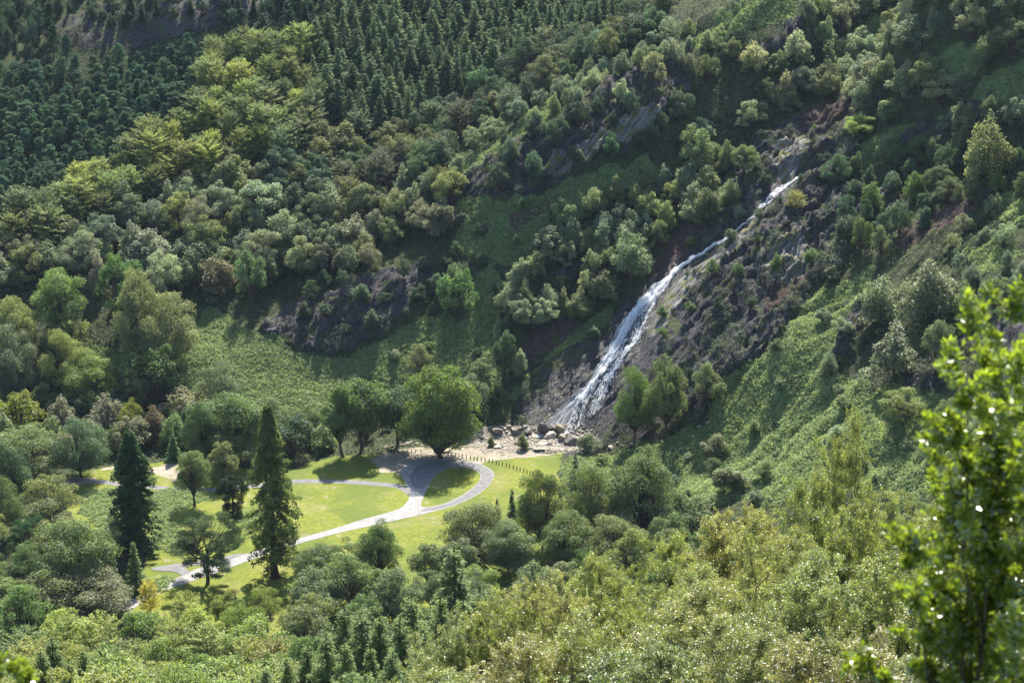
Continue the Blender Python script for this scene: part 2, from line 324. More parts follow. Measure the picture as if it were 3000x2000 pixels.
def leaf_material(name, trans=.35, gloss=.06, rough=.45, vary=.55, yellow=.5):
    """foliage: the object's own colour, varied from leaf to leaf"""
    m, nt = new_mat(name); N = NT(nt)
    oi = N.node('ShaderNodeObjectInfo'); t = N.attr('tint').outputs['Fac']
    dark = N.node('ShaderNodeHueSaturation'); N.link(oi.outputs['Color'], dark.inputs['Color']); dark.inputs['Value'].default_value = 1 - vary
    lite = N.node('ShaderNodeHueSaturation'); N.link(oi.outputs['Color'], lite.inputs['Color']); lite.inputs['Value'].default_value = 1 + vary; lite.inputs['Hue'].default_value = .5 - .012 * yellow
    c = N.mix(t, dark.outputs[0], lite.outputs[0])
    d = N.node('ShaderNodeBsdfDiffuse'); N.link(c, d.inputs[0])
    tr = N.node('ShaderNodeBsdfTranslucent'); tc = N.node('ShaderNodeHueSaturation'); N.link(c, tc.inputs['Color']); tc.inputs['Value'].default_value = 1.5; tc.inputs['Saturation'].default_value = 1.1; tc.inputs['Hue'].default_value = .503
    N.link(tc.outputs[0], tr.inputs[0])
    mx = N.node('ShaderNodeMixShader'); mx.inputs[0].default_value = trans; N.link(d.outputs[0], mx.inputs[1]); N.link(tr.outputs[0], mx.inputs[2])
    out = mx.outputs[0]
    if gloss > 0:
        gl = N.node('ShaderNodeBsdfGlossy'); gl.inputs['Roughness'].default_value = rough; gl.inputs[0].default_value = (1, 1, 1, 1)
        m2 = N.node('ShaderNodeMixShader'); m2.inputs[0].default_value = gloss; N.link(out, m2.inputs[1]); N.link(gl.outputs[0], m2.inputs[2]); out = m2.outputs[0]
    o = N.node('ShaderNodeOutputMaterial'); N.link(out, o.inputs[0]); return m
def plain_material(name, c1, c2, scale=2.0, rough=.85, bump=.3, spec=.2):
    m, nt = new_mat(name); N = NT(nt); tc = N.node('ShaderNodeTexCoord')
    n = N.noise(tc.outputs['Object'], scale, 5); c = N.mix(N.ramp(n, .35, .65), c1, c2)
    b = N.node('ShaderNodeBump'); b.inputs['Strength'].default_value = bump; N.link(n, b.inputs['Height'])
    bs = N.node('ShaderNodeBsdfPrincipled'); N.link(c, bs.inputs['Base Color']); bs.inputs['Roughness'].default_value = rough; bs.inputs['Specular IOR Level'].default_value = spec; N.link(b.outputs[0], bs.inputs['Normal'])
    o = N.node('ShaderNodeOutputMaterial'); N.link(bs.outputs[0], o.inputs[0]); return m
M_GROUND = ground_material()
M_LEAF = leaf_material('foliage', .46, .028, .6)
M_NEEDLE = leaf_material('needles', .26, .012, .6, .5, .3)
M_GLOSS = leaf_material('glossy_leaves', .50, .075, .45, .55, .6)
M_SHINE = leaf_material('laurel_leaves', .48, .09, .3, .5, .6)
M_FERN = leaf_material('fern_fronds', .52, .02, .6, .35, .3)
M_BARK = plain_material('bark', (.045, .036, .028), (.13, .11, .09), 3, .9, .5)
M_REDBARK = plain_material('redwood_bark', (.05, .026, .018), (.12, .065, .045), 2, .95, .6)

# ------------------------------------------------------------------ mesh helpers
def mesh_np(name, verts, faces_flat, nper, mats, mat_idx=None, tint=None, smooth=False):
    me = bpy.data.meshes.new(name); verts = np.ascontiguousarray(verts, np.float32); nf = len(faces_flat) // nper if np.isscalar(nper) else len(nper)
    me.vertices.add(len(verts)); me.vertices.foreach_set('co', verts.ravel())
    me.loops.add(len(faces_flat)); me.loops.foreach_set('vertex_index', np.ascontiguousarray(faces_flat, np.int32))
    tot = np.full(nf, nper, np.int32) if np.isscalar(nper) else np.asarray(nper, np.int32)
    st = np.concatenate([[0], np.cumsum(tot)[:-1]]).astype(np.int32)
    me.polygons.add(nf); me.polygons.foreach_set('loop_start', st)
    try: me.polygons.foreach_set('loop_total', tot)
    except Exception: pass
    for m in mats: me.materials.append(m)
    if mat_idx is not None: me.polygons.foreach_set('material_index', np.ascontiguousarray(mat_idx, np.int32))
    me.polygons.foreach_set('use_smooth', np.full(nf, smooth, bool))
    if tint is not None:
        a = me.attributes.new('tint', 'FLOAT', 'FACE'); a.data.foreach_set('value', np.ascontiguousarray(tint, np.float32))
    me.update(calc_edges=True); return me
def link(name, data, parent=None, **props):
    o = bpy.data.objects.new(name, data); COL.objects.link(o)
    if parent is not None: o.parent = parent
    for k, v in props.items(): o[k] = v
    return o
def grid_obj(name, X, Y, Z, mat, layers=None, kind='structure', smooth=True):
    ny_, nx_ = X.shape; v = np.stack([X, Y, Z], -1).reshape(-1, 3)
    i = np.arange(ny_ * nx_).reshape(ny_, nx_); f = np.stack([i[:-1, :-1], i[:-1, 1:], i[1:, 1:], i[1:, :-1]], -1).reshape(-1)
    me = mesh_np(name, v, f, 4, [mat], smooth=smooth)
    for k, arrs in (layers or {}).items():
        if isinstance(arrs, tuple):
            a = me.attributes.new(k, 'FLOAT_COLOR', 'POINT'); c = np.ones((len(v), 4), np.float32)
            for q in range(3): c[:, q] = arrs[q].ravel()
            a.data.foreach_set('color', c.ravel())
        else:
            a = me.attributes.new(k, 'FLOAT', 'POINT'); a.data.foreach_set('value', arrs.ravel().astype(np.float32))
    return link(name, me, kind=kind)
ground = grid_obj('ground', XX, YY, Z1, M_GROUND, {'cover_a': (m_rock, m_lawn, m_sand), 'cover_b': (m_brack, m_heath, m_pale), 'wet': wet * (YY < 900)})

# ------------------------------------------------------------------ roads and paths on the meadow
def asphalt(name, c1, c2):
    m, nt = new_mat(name); N = NT(nt); P = N.pos(); n = N.noise(P, .5, 5, .65); n2 = N.noise(P, 4, 3)
    c = N.mix(N.ramp(n, .3, .7), c1, c2); c = N.mix(N.math('MULTIPLY', N.ramp(n2, .5, .7), .35), c, tuple(x * .7 for x in c1))
    bs = N.node('ShaderNodeBsdfPrincipled'); N.link(c, bs.inputs['Base Color']); bs.inputs['Roughness'].default_value = .9; bs.inputs['Specular IOR Level'].default_value = .15
    o = N.node('ShaderNodeOutputMaterial'); N.link(bs.outputs[0], o.inputs[0]); return m
M_ROAD = asphalt('worn_pale_road', (.18, .175, .17), (.26, .25, .24)); M_TAR = asphalt('grey_asphalt', (.115, .112, .112), (.17, .165, .162))
def smooth_poly(P, n=2):
    for _ in range(n):
        Q = []
        for i in range(len(P)):
            a = P[i]; b = P[(i + 1) % len(P)]; Q += [(a[0] * .75 + b[0] * .25, a[1] * .75 + b[1] * .25), (a[0] * .25 + b[0] * .75, a[1] * .25 + b[1] * .75)]
        P = Q
    return P
def flat_xy(p): d = ray(*p); t = -H / d[2]; return (d[0] * t, d[1] * t)
def sheet(name, polys, z, mat, holes=()):
    import bmesh
    bm = bmesh.new()
    edges = []
    for P in list(polys) + list(holes):
        vs = []
        for p in P:
            x_, y_ = flat_xy(p); jx_ = float(fbm(np.array([x_ / 2.2]), np.array([y_ / 2.2]), 15)[0] - .5); vs.append(bm.verts.new((x_ + jx_ * .7, y_ + jx_ * .9, z)))
        edges += [bm.edges.new((vs[i], vs[(i + 1) % len(vs)])) for i in range(len(vs))]
    bmesh.ops.triangle_fill(bm, edges=edges, use_beauty=True, use_dissolve=False)
    for f_ in bm.faces:
        if f_.normal.z < 0: f_.normal_flip()
    me = bpy.data.meshes.new(name); bm.to_mesh(me); bm.free(); me.materials.append(mat); return link(name, me, kind='structure')
TEAR = smooth_poly([(1229, 1487), (1238, 1460), (1251, 1435), (1262, 1405), (1282, 1385), (1312, 1373), (1350, 1368), (1385, 1373), (1406, 1385), (1409, 1400), (1398, 1418), (1370, 1440), (1331, 1464), (1280, 1482)])
LOOP_OUT = [(1190, 1352), (1230, 1344), (1300, 1341), (1378, 1352), (1412, 1358), (1434, 1371), (1447, 1385), (1447, 1399), (1438, 1415), (1413, 1440), (1380, 1460), (1340, 1478), (1290, 1493), (1238, 1506), (1190, 1517), (1136, 1529), (1080, 1541), (1000, 1559)]
MAIN = LOOP_OUT + [(935, 1575), (871, 1593), (780, 1624), (700, 1652), (640, 1675), (590, 1692), (500, 1722), (440, 1750), (380, 1790), (330, 1790), (400, 1745), (475, 1712), (530, 1687), (560, 1673), (600, 1656), (657, 1640), (720, 1622), (790, 1602), (871, 1578), (935, 1560), (1000, 1542), (1060, 1521), (1127, 1504), (1170, 1491), (1190, 1475), (1201, 1453), (1196, 1435), (1186, 1415), (1178, 1385), (1180, 1365)]
sheet('road', [smooth_poly(MAIN)], .06, M_ROAD, [TEAR])
BR = [(452, 1671), (440, 1664), (480, 1656), (530, 1650), (590, 1641), (640, 1634), (690, 1622), (720, 1620), (690, 1634), (650, 1642), (605, 1654), (560, 1657), (540, 1661), (546, 1668), (560, 1674), (545, 1682), (531, 1686), (524, 1679), (502, 1673)]
sheet('side_road', [smooth_poly(BR, 1)], .10, M_TAR)
# the loop's darker asphalt arm
ARM = [(1232, 1500), (1238, 1488), (1282, 1483), (1333, 1466), (1372, 1441), (1400, 1418), (1411, 1400), (1408, 1384), (1386, 1372), (1350, 1367), (1312, 1371), (1282, 1383), (1262, 1402), (1250, 1430), (1225, 1432), (1205, 1420), (1200, 1390), (1225, 1362), (1300, 1346), (1376, 1354), (1410, 1360), (1431, 1372), (1444, 1385), (1444, 1399), (1435, 1415), (1410, 1439), (1378, 1458), (1338, 1476), (1288, 1491)]
sheet('loop_road', [smooth_poly(ARM, 1)], .10, M_TAR)
def strip(name, pts, w_, z, mat):
    P = np.array([flat_xy(p) for p in pts]); t = np.linspace(0, len(P) - 1, len(P) * 8)
    k = np.clip(t.astype(int), 0, len(P) - 2); u = (t - k)[:, None]
    p0 = P[np.maximum(k - 1, 0)]; p1 = P[k]; p2 = P[k + 1]; p3 = P[np.minimum(k + 2, len(P) - 1)]
    C = .5 * (2 * p1 + (p2 - p0) * u + (2 * p0 - 5 * p1 + 4 * p2 - p3) * u ** 2 + (3 * p1 - p0 - 3 * p2 + p3) * u ** 3)
    T = np.gradient(C, axis=0); T /= np.linalg.norm(T, axis=1)[:, None] + 1e-9; Nn = np.stack([-T[:, 1], T[:, 0]], 1)
    cols = [C + Nn * w_ * s for s in (-.5, 0, .5)]
    X = np.stack([c[:, 0] for c in cols], 1); Y = np.stack([c[:, 1] for c in cols], 1)
    return grid_obj(name, X, Y, np.full(X.shape, z), mat)
strip('footpath', [(120, 1400), (221, 1405), (300, 1412), (370, 1419), (440, 1425), (504, 1433), (570, 1437), (635, 1434), (700, 1428), (762, 1421), (830, 1413), (886, 1409), (1000, 1410), (1100, 1417), (1170, 1425), (1205, 1445)], 3.4, .03, M_TAR)
# ------------------------------------------------------------------ vegetation library (every model is 1 unit high)
def unit(v): return v / (np.linalg.norm(v, axis=-1, keepdims=True) + 1e-9)
class Plant:
    """collects leaf faces and bark tubes"""
    def __init__(s, seed): s.r = np.random.default_rng(seed); s.c = []; s.n = []; s.a = []; s.l = []; s.w = []; s.t = []; s.tv = []; s.tf = []; s.nv = 0
    def leaves(s, c, n, L, W, axis=None, tint=None):
        m = len(c); s.c.append(c); s.n.append(n); s.l.append(np.broadcast_to(L, (m,)) * (0.7 + .6 * s.r.random(m))); s.w.append(np.broadcast_to(W, (m,)) * (0.7 + .6 * s.r.random(m)))
        s.a.append(axis if axis is not None else s.r.normal(size=(m, 3)))
        s.t.append(np.clip((tint if tint is not None else .5) + s.r.normal(size=m) * .22, 0, 1))
    def lobe(s, c, rad, n, L, W, up=.25, tint=.5, thick=.3, out=.8, minz=-.55):
        """leaf faces in the outer shell of an ellipsoid"""
        d = unit(s.r.normal(size=(int(n * 1.5) + 4, 3)) + np.array([0, 0, up])); d = d[d[:, 2] > minz][:n]
        k = 1 - thick * s.r.random(len(d)) ** 1.6
        bump = 1 + .16 * np.sin(d[:, 0] * 7 + s.r.random() * 6) * np.sin(d[:, 1] * 7 + s.r.random() * 6) + .1 * np.sin(d[:, 2] * 11 + s.r.random() * 6)
        p = np.asarray(c) + d * np.asarray(rad) * (k * bump)[:, None]
        s.leaves(p, unit(d * out + s.r.normal(size=d.shape) * .55 + np.array([0, 0, .25])), L, W, None, tint)
    def tube(s, pts, rad, k=5):
        pts = np.asarray(pts, float); n = len(pts); rad = np.broadcast_to(rad, (n,)); T = unit(np.gradient(pts, axis=0))
        up = np.where(np.abs(T[:, 2:3]) > .9, np.array([[1., 0, 0]]), np.array([[0, 0, 1.]])); U = unit(np.cross(T, up)); V = np.cross(T, U)
        ang = np.arange(k) / k * 2 * PI
        v = pts[:, None] + (U[:, None] * np.cos(ang)[None, :, None] + V[:, None] * np.sin(ang)[None, :, None]) * rad[:, None, None]
        i = np.arange(n * k).reshape(n, k) + s.nv; j = np.roll(i, -1, 1)
        s.tf.append(np.stack([i[:-1], j[:-1], j[1:], i[1:]], -1).reshape(-1)); s.tv.append(v.reshape(-1, 3)); s.nv += n * k
    def limb(s, a, b, r0, r1, sag=.0, k=5, n=6, wob=.03):
        a = np.asarray(a, float); b = np.asarray(b, float); t = np.linspace(0, 1, n)[:, None]; L = np.linalg.norm(b - a)
        p = a + (b - a) * t; p[:, 2] += sag * L * np.sin(PI * t[:, 0]); p[1:-1] += s.r.normal(size=(n - 2, 3)) * wob * L
        s.tube(p, np.linspace(r0, r1, n), k); return p
    def crown_arrays(s):
        c = np.concatenate(s.c); n = np.concatenate(s.n); a = np.concatenate(s.a); L = np.concatenate(s.l)[:, None]; W = np.concatenate(s.w)[:, None]
        u = unit(np.cross(n, a)); v = np.cross(n, u)
        q = np.stack([c - u * L, c + v * W, c + u * L, c - v * W], 1)
        return q.reshape(-1, 3), np.arange(len(c) * 4), np.concatenate(s.t)
    def build(s, name, leafm, barkm, both=True):
        v, f, t = s.crown_arrays(); d = {}
        d['crown'] = mesh_np(name + '_crown', v, f, 4, [leafm], tint=t)
        if s.tv:
            tv = np.concatenate(s.tv); tf = np.concatenate(s.tf)
            d['trunk'] = mesh_np(name + '_trunk', tv, tf, 4, [barkm], smooth=True)
            if both:
                d['all'] = mesh_np(name, np.concatenate([v, tv]), np.concatenate([f, tf + len(v)]), 4, [leafm, barkm], np.concatenate([np.zeros(len(f) // 4), np.ones(len(tf) // 4)]), np.concatenate([t, np.zeros(len(tf) // 4)]))
        return d
def oak(seed, N=9000, leaf=.016, width=.85, trunk=.28, nl=26, flat=.75, mat=None, sk=1.35):
    p = Plant(seed); r = p.r; lob = []
    for i in range(nl):
        a = r.random() * 2 * PI; e = math.acos(max(-1, 1 - r.random() * sk)) ; rr = (.55 + .42 * r.random())
        hz = trunk + (1 - trunk) * .42
        c = np.array([math.cos(a) * math.sin(e) * rr * width * .5, math.sin(a) * math.sin(e) * rr * width * .5, hz + math.cos(e) * rr * ((1 - hz) if math.cos(e) > 0 else (hz - trunk))])
        lob.append((c, (.085 + .075 * r.random()) * (.6 + .5 * width)))
    lob += [(np.array([0, 0, .62 + .12 * k]) + r.normal(size=3) * .05, .16 - .02 * k) for k in range(2)]
    tot = sum(q[1] ** 2 for q in lob)
    for c, rad in lob:
        p.lobe(c, (rad, rad, rad * flat), int(N * rad ** 2 / tot), leaf, leaf * .62, .45, .35 + .3 * r.random(), .38, .7, -.35)
    tr = p.limb((0, 0, -.03), (r.normal() * .02, r.normal() * .02, trunk * 1.15), .030, .020, 0, 7, 6, .02)
    p.tube([(0, 0, -.03), (0, 0, .0), (0, 0, .03)], [.05, .042, .029], 8)
    for c, rad in lob[:nl]:
        b = tr[-1] + (c - tr[-1]) * (.35 + .2 * r.random()) + r.normal(size=3) * .02
        p.limb(tr[-1 - (r.random() < .4)], b, .013, .008, .06, 5, 5); p.limb(b, c, .008, .002, .05, 4, 5)
        for _ in range(2): p.limb(b, c + r.normal(size=3) * rad * .7, .004, .001, .05, 3, 4)
    return p.build('oak', mat or M_LEAF, M_BARK)
def beech(seed, N=9000, leaf=.017, width=.8):
    """layered, feathery sprays that lift towards the tips"""
    p = Plant(seed); r = p.r
    for i in range(150):
        z = .12 + .86 * (i / 150.0) + r.normal() * .015; a = r.random() * 2 * PI
        R_ = width * .5 * math.sqrt(max(.01, 1 - (max(0, z - .42) / .60) ** 2)) * (1 if z > .42 else .72 + .28 * z / .42) * (.55 + .6 * r.random()); m = N // 150
        t = r.random(m) ** .7; sp = (r.random(m) - .5) * .11
        ca_, sa_ = math.cos(a), math.sin(a); rad = R_ * (.35 + .75 * t)
        c = np.stack([ca_ * rad - sa_ * sp, sa_ * rad + ca_ * sp, z + .10 * t ** 2 * (.4 + z) + r.normal(size=m) * .010], 1)
        ax = np.tile([ca_, sa_, .5], (m, 1)) + r.normal(size=(m, 3)) * .35
        p.leaves(c, unit(np.array([0, 0, 1.]) + r.normal(size=(m, 3)) * .5), leaf * 1.15, leaf * .45, np.cross(ax, [0, 0, 1.0]), .3 + .45 * r.random())
    p.limb((0, 0, -.03), (0, 0, .9), .026, .004, 0, 6, 7, .012)
    for i in range(14):
        a = r.random() * 2 * PI; z = .2 + .55 * r.random(); p.limb((0, 0, z), (math.cos(a) * width * .4, math.sin(a) * width * .4, z + .15), .008, .002, .02, 4, 4)
    return p.build('beech', M_LEAF, M_BARK)
def birch(seed, N=7000, leaf=.017, width=.62, plumes=7, mat=None):
    p = Plant(seed); r = p.r; L = []
    for i in range(plumes):
        a = i / plumes * 2 * PI + r.random(); d = width * .5 * (.25 + .5 * r.random()) * (0 if i == 0 else 1); top = (1.0 if i == 0 else .62 + .33 * r.random())
        hgt_ = .30 + .16 * r.random(); L.append((np.array([math.cos(a) * d, math.sin(a) * d, top - hgt_]), np.array([.10 + .05 * r.random(), .10 + .05 * r.random(), hgt_ * .8]) * np.array([width / .62, width / .62, 1])))
        for _ in range(6):
            cc = L[-1][0] if _ == 0 else cc
            b = a + r.normal() * 1.3; dd = .08 + .10 * r.random(); L.append((cc + np.array([math.cos(b) * dd, math.sin(b) * dd, -.08 + r.normal() * .16]), np.array([.065, .065, .085]) * (.7 + .7 * r.random())))
    tot = sum(q[1][0] * q[1][2] for q in L)
    for c, rad in L: p.lobe(c, rad, int(N * rad[0] * rad[2] / tot), leaf * 1.05, leaf * .55, .2, .38 + .3 * r.random(), .4, .55, -.8)
    for i in range(3 if plumes > 4 else 1):
        c = L[i * 7 % len(L)][0]; q = p.limb((r.normal() * .015, r.normal() * .015, -.04), c + np.array([0, 0, .22]), .014, .003, 0, 5, 7, .02)
    for c, rad in L: p.limb((c[0] * .35, c[1] * .35, max(.1, c[2] - .22)), c, .006, .002, .02, 4, 4)
    return p.build('birch', mat or M_LEAF, M_BARK)
def conifer(seed, N=5200, width=.36, whorls=26, droop=.22, bare=.06, ragged=.2, leaf=.020, power=.85, name='spruce', bark=None, lift=0.0):
    p = Plant(seed); r = p.r; nb = 0; items = []
    for i in range(whorls):
        z = bare + (1 - bare - .03) * (i / (whorls - 1)) ** .92; Rz = width * .5 * (1 - (z - bare) / (1 - bare)) ** power + .008
        k = max(5, int(11 * (1 - z) + 4))
        for j in range(k): items.append((z + r.normal() * .008, Rz * (1 - ragged * r.random() + ragged * .4), r.random() * 2 * PI))
    tot = sum(q[1] for q in items)
    for z, Rr, a in items:
        m = max(4, int(N * Rr / tot)); t = r.random(m) ** .75; sp = r.normal(size=m) * .018 * (1 - .5 * t) * (width / .36)
        dz = -droop * Rr * t ** 1.3 + lift * Rr * t ** 2 - np.abs(r.normal(size=m)) * .012; ca_, sa_ = math.cos(a), math.sin(a)
        c = np.stack([ca_ * t * Rr - sa_ * sp, sa_ * t * Rr + ca_ * sp, z + dz], 1)
        ax = np.tile([-sa_, ca_, 0.], (m, 1)) + r.normal(size=(m, 3)) * .35
        p.leaves(c, unit(np.array([ca_ * .35, sa_ * .35, 1.]) + r.normal(size=(m, 3)) * .38), leaf * (.6 + .7 * (1 - t)), leaf * .30, ax, .38 + .3 * t[0] + .15 * r.random())
    p.leaves(np.array([[0, 0, .985 - .01 * q] for q in range(6)]), unit(r.normal(size=(6, 3)) * np.array([1, 1, .1])), .018, .005, np.tile([1., 0, 0], (6, 1)))
    p.limb((0, 0, -.03), (0, 0, .985), .016, .002, 0, 6, 6, .003)
    return p.build(name, M_NEEDLE, bark or M_BARK)
def pine(seed, N=3400):
    p = Plant(seed); r = p.r
    for i in range(34):
        z = .22 + .76 * (i / 34) ; Rz = (.27 + .08 * (seed % 3)) * (1.08 - z) ** (.45 + .12 * (seed % 4)) * (.45 + .7 * r.random()); a = r.random() * 2 * PI * 1; d = Rz * (.35 + .6 * r.random())
        q = .075 + .05 * (1 - z); p.lobe((math.cos(a) * d, math.sin(a) * d, z), (q, q, q * .75), N // 34, .022, .010, .6, .3 + .4 * r.random(), .5, .5, -.4)
    p.limb((0, 0, -.03), (0, 0, .97), .017, .003, 0, 5, 5, .006); return p.build('pine', M_NEEDLE, M_BARK)
def redwood(seed, N=26000, width=.27, dens=1.0, top=.05, bare=.10, leaf=.0085):
    """tall column of drooping sprays round a thick tapering trunk"""
    p = Plant(seed); r = p.r; K = 330
    for i in range(K):
        z = bare + (.985 - bare) * (i / K) ** .9; a = r.random() * 2 * PI
        prof = min(1, (1 - z) * 2.3 + top) * (.86 + .14 * math.sin(z * 31 + seed) ** 2); Rz = width * .5 * prof * (.45 + .8 * r.random())
        if r.random() > dens and z < .8: continue
        m = N // K; t = r.random(m) ** .6; sp = r.normal(size=m) * .012; ca_, sa_ = math.cos(a), math.sin(a)
        c = np.stack([ca_ * (.012 + t * Rz) - sa_ * sp, sa_ * (.012 + t * Rz) + ca_ * sp, z - .05 * t - .16 * Rz * t + .07 * Rz * t ** 3 + r.normal(size=m) * .008], 1)
        p.leaves(c, unit(np.array([ca_ * .4, sa_ * .4, .7]) + r.normal(size=(m, 3)) * .7), leaf, leaf * .5, None, .3 + .4 * r.random())
    p.tube([(0, 0, -.02), (0, 0, .0), (0, 0, .02), (0, 0, .06), (0, 0, .2), (0, 0, .5), (0, 0, .8), (0, 0, .985)], [.040, .034, .027, .020, .0165, .011, .006, .001], 10)
    for i in range(70):
        z = bare + (.9 - bare) * r.random(); a = r.random() * 2 * PI; Rz = width * .42 * min(1, (1 - z) * 2.2)
        p.limb((0, 0, z), (math.cos(a) * Rz, math.sin(a) * Rz, z - .03), .0028, .001, -.03, 4, 5)
    return p.build('redwood', M_NEEDLE, M_REDBARK)
def scots(seed):
    p = Plant(seed); r = p.r; forks = [(.02, 0, .16), (-.02, .01, .18)]
    stem = p.limb((0, 0, -.02), (.02, 0, .48), .030, .020, 0, 8, 7, .008); st2 = p.limb((0, 0, .15), (-.14, .04, .52), .019, .012, 0, 7, 6, .02)
    for i in range(46):
        a = r.random() * 2 * PI; lvl = r.random(); z = .34 + .58 * lvl; Rz = (.50 * math.sqrt(max(.02, 1 - ((z - .40) / .62) ** 2))) * (.45 + .6 * r.random())
        c = np.array([math.cos(a) * Rz + .02, math.sin(a) * Rz, z]); q = .075 + .05 * r.random()
        p.lobe(c, (q, q, q * .42), 560, .0125, .0045, .5, .3 + .4 * r.random(), .8, .4, -.9)
        o = stem[-1] if r.random() < .6 else st2[-1]; o = o * np.array([1, 1, .6 + .4 * lvl])
        b = o + (c - o) * .5 + np.array([0, 0, -.02]); p.limb(o, b, .009, .006, .03, 5, 5); p.limb(b, c, .006, .002, .02, 4, 5)
        for _ in range(3): p.limb(b, c + r.normal(size=3) * np.array([.07, .07, .02]), .003, .001, .02, 3, 4)
    for dx, dy, z in ((.34, .05, .17), (-.16, -.04, .13), (.2, -.1, .15)):
        p.limb((0, 0, z), (dx, dy, z - .02), .006, .002, .02, 4, 5); p.lobe((dx * .75, dy, z), (.10, .06, .035), 420, .012, .006, .3, .5, .8, .4, -.9)
    return p.build('pine', M_NEEDLE, M_BARK)
def monkey(seed):
    p = Plant(seed); r = p.r
    for i in range(60):
        a = r.random() * 2 * PI; e = math.acos(r.random()); c = np.array([math.cos(a) * math.sin(e) * .25, math.sin(a) * math.sin(e) * .25, .70 + math.cos(e) * .24])
        p.lobe(c, (.07, .07, .045), 210, .012, .006, .4, .3 + .3 * r.random(), .6, .5, -.9); p.limb((0, 0, .68), c, .006, .003, .05, 4, 4)
    for i in range(40):
        z = .18 + .42 * r.random(); a = r.random() * 2 * PI; d = .10 + .05 * r.random()
        p.lobe((math.cos(a) * d, math.sin(a) * d, z), (.07, .07, .04), 190, .012, .006, .2, .25 + .2 * r.random(), .6, .5, -.9)
    p.limb((0, 0, -.02), (0, 0, .8), .026, .012, 0, 8, 6, .004); return p.build('monkey_puzzle', M_NEEDLE, M_BARK)
def near_birch(seed, N=120000, h=15.0, width=9.0, leaf=.048, mat=None):
    """a crown close enough to show single leaves on fine twigs (built in metres)"""
    p = Plant(seed); r = p.r; base = np.array([0, 0, -.5]); tips = []
    for i in range(5):
        a = i * 1.3 + r.random(); f = np.array([math.cos(a) * width * .16, math.sin(a) * width * .16, h * .55 + r.normal() * .6]); q = p.limb(base, f, .16 - .015 * i, .07, .02, 7, 9, .03)
        for j in range(7):
            b = r.random() * 2 * PI; e = r.random(); s_ = q[int(3 + 5 * r.random())]
            t = np.array([math.cos(b) * width * .46 * math.sqrt(r.random()), math.sin(b) * width * .46 * math.sqrt(r.random()), 0]); hz = h * (1 - .42 * (np.hypot(*t[:2]) / (width * .5)) ** 2 - .30 * r.random() * e)
            t[2] = hz - .5; k = p.limb(s_, t, .05, .012, .04, 5, 8, .035)
            for _ in range(9):
                o = k[int(5 + 2.99 * r.random())]; e2 = o + r.normal(size=3) * np.array([.72, .72, .5]) + np.array([0, 0, .35]); w_ = p.limb(o, e2, .014, .004, .05, 3, 6, .05); tips.append(w_)
    m = N // len(tips)
    for w_ in tips:
        nt_ = 7; tint = .3 + .45 * r.random()
        for _ in range(nt_):
            o = w_[int(1 + 4.99 * r.random())]; e2 = o + unit(r.normal(size=3) + np.array([0, 0, .1])) * (.25 + .4 * r.random()); mm = m // nt_; t = r.random((mm, 1))
            c = o + (e2 - o) * t + r.normal(size=(mm, 3)) * .07
            p.leaves(c, unit(r.normal(size=(mm, 3)) + np.array([0, 0, .5])), leaf, leaf * .48, None, tint)
            if r.random() < .12: p.tube([o, (o + e2) / 2, e2], [.005, .004, .002], 3)
    return p.build('birch', mat or M_GLOSS, M_BARK, False)
LIB = {}
LIB['oak'] = [oak(s, 9500, .0165, [.95, .85, 1.0, .9, .85, 1.05][s], [.10, .14, .08, .12, .16, .10][s], [40, 34, 46, 38, 32, 44][s], .8, None, 1.7) for s in range(6)]
LIB['big_oak'] = [oak(26 + s, 26000, .0112, [.92, .85, 1.0][s], [.10, .08, .12][s], [58, 50, 64][s], .82, None, 1.75) for s in range(3)]
LIB['tall_oak'] = [oak(20 + s, 12000, .0135, .70, .20, 40, .9, None, 1.8) for s in range(3)]
LIB['great_oak'] = [oak(30, 36000, .0105, .82, .06, 84, .8, None, 1.85)]
LIB['open_oak'] = [oak(40 + s, 9000, .0125, 1.05, .22, 30, .55) for s in range(3)]
LIB['round'] = [oak(50 + s, 6000, .020, .9, .03, 24 + 3 * s, 1.0, None, 1.7) for s in range(4)]
LIB['beech'] = [beech(60 + s, 7500, .020, [.95, .8, 1.1, .85][s]) for s in range(4)]
LIB['birch'] = [birch(70 + s, 6000, .019, [.6, .55, .7, .62, .5, .66][s], [7, 5, 8, 6, 4, 7][s]) for s in range(6)]
LIB['spruce'] = [conifer(80 + s, 5600, [.46, .42, .50, .44][s], 24, .18, .02, .35, .026, .62) for s in range(4)] + [conifer(84 + s, 4200, [.44, .50, .36][s], [20, 24, 28][s], [.05, .28, .22][s], .02, .6, .026, [.9, .65, 1.0][s]) for s in range(3)]
LIB['pine'] = [pine(90 + s) for s in range(6)]
LIB['big_spruce'] = [conifer(100 + s, 15000, [.34, .40, .30][s], 34, .42, .02, .38, .0125, .75, lift=.12) for s in range(3)]
LIB['fir'] = [conifer(110 + s, 6500, .40, 22, .25, .04, .25, .020, .9) for s in range(2)]
LIB['sequoia'] = [redwood(1, 30000, .27, .80)]
LIB['dark_redwood'] = [redwood(2, 42000, .34, 1.0, .16, .02, .0095)]
LIB['scots_pine'] = [scots(3)]
LIB['monkey_puzzle'] = [monkey(4)]
LIB['near_birch'] = [near_birch(120 + s) for s in range(3)]
BASEW = {'oak': .95, 'tall_oak': .70, 'great_oak': .84, 'big_oak': .95, 'open_oak': 1.05, 'round': .9, 'beech': .95, 'birch': .62, 'spruce': .36, 'pine': .42, 'big_spruce': .36, 'fir': .40, 'sequoia': .25, 'dark_redwood': .30, 'scots_pine': 1.05, 'monkey_puzzle': .58, 'near_birch': .6}
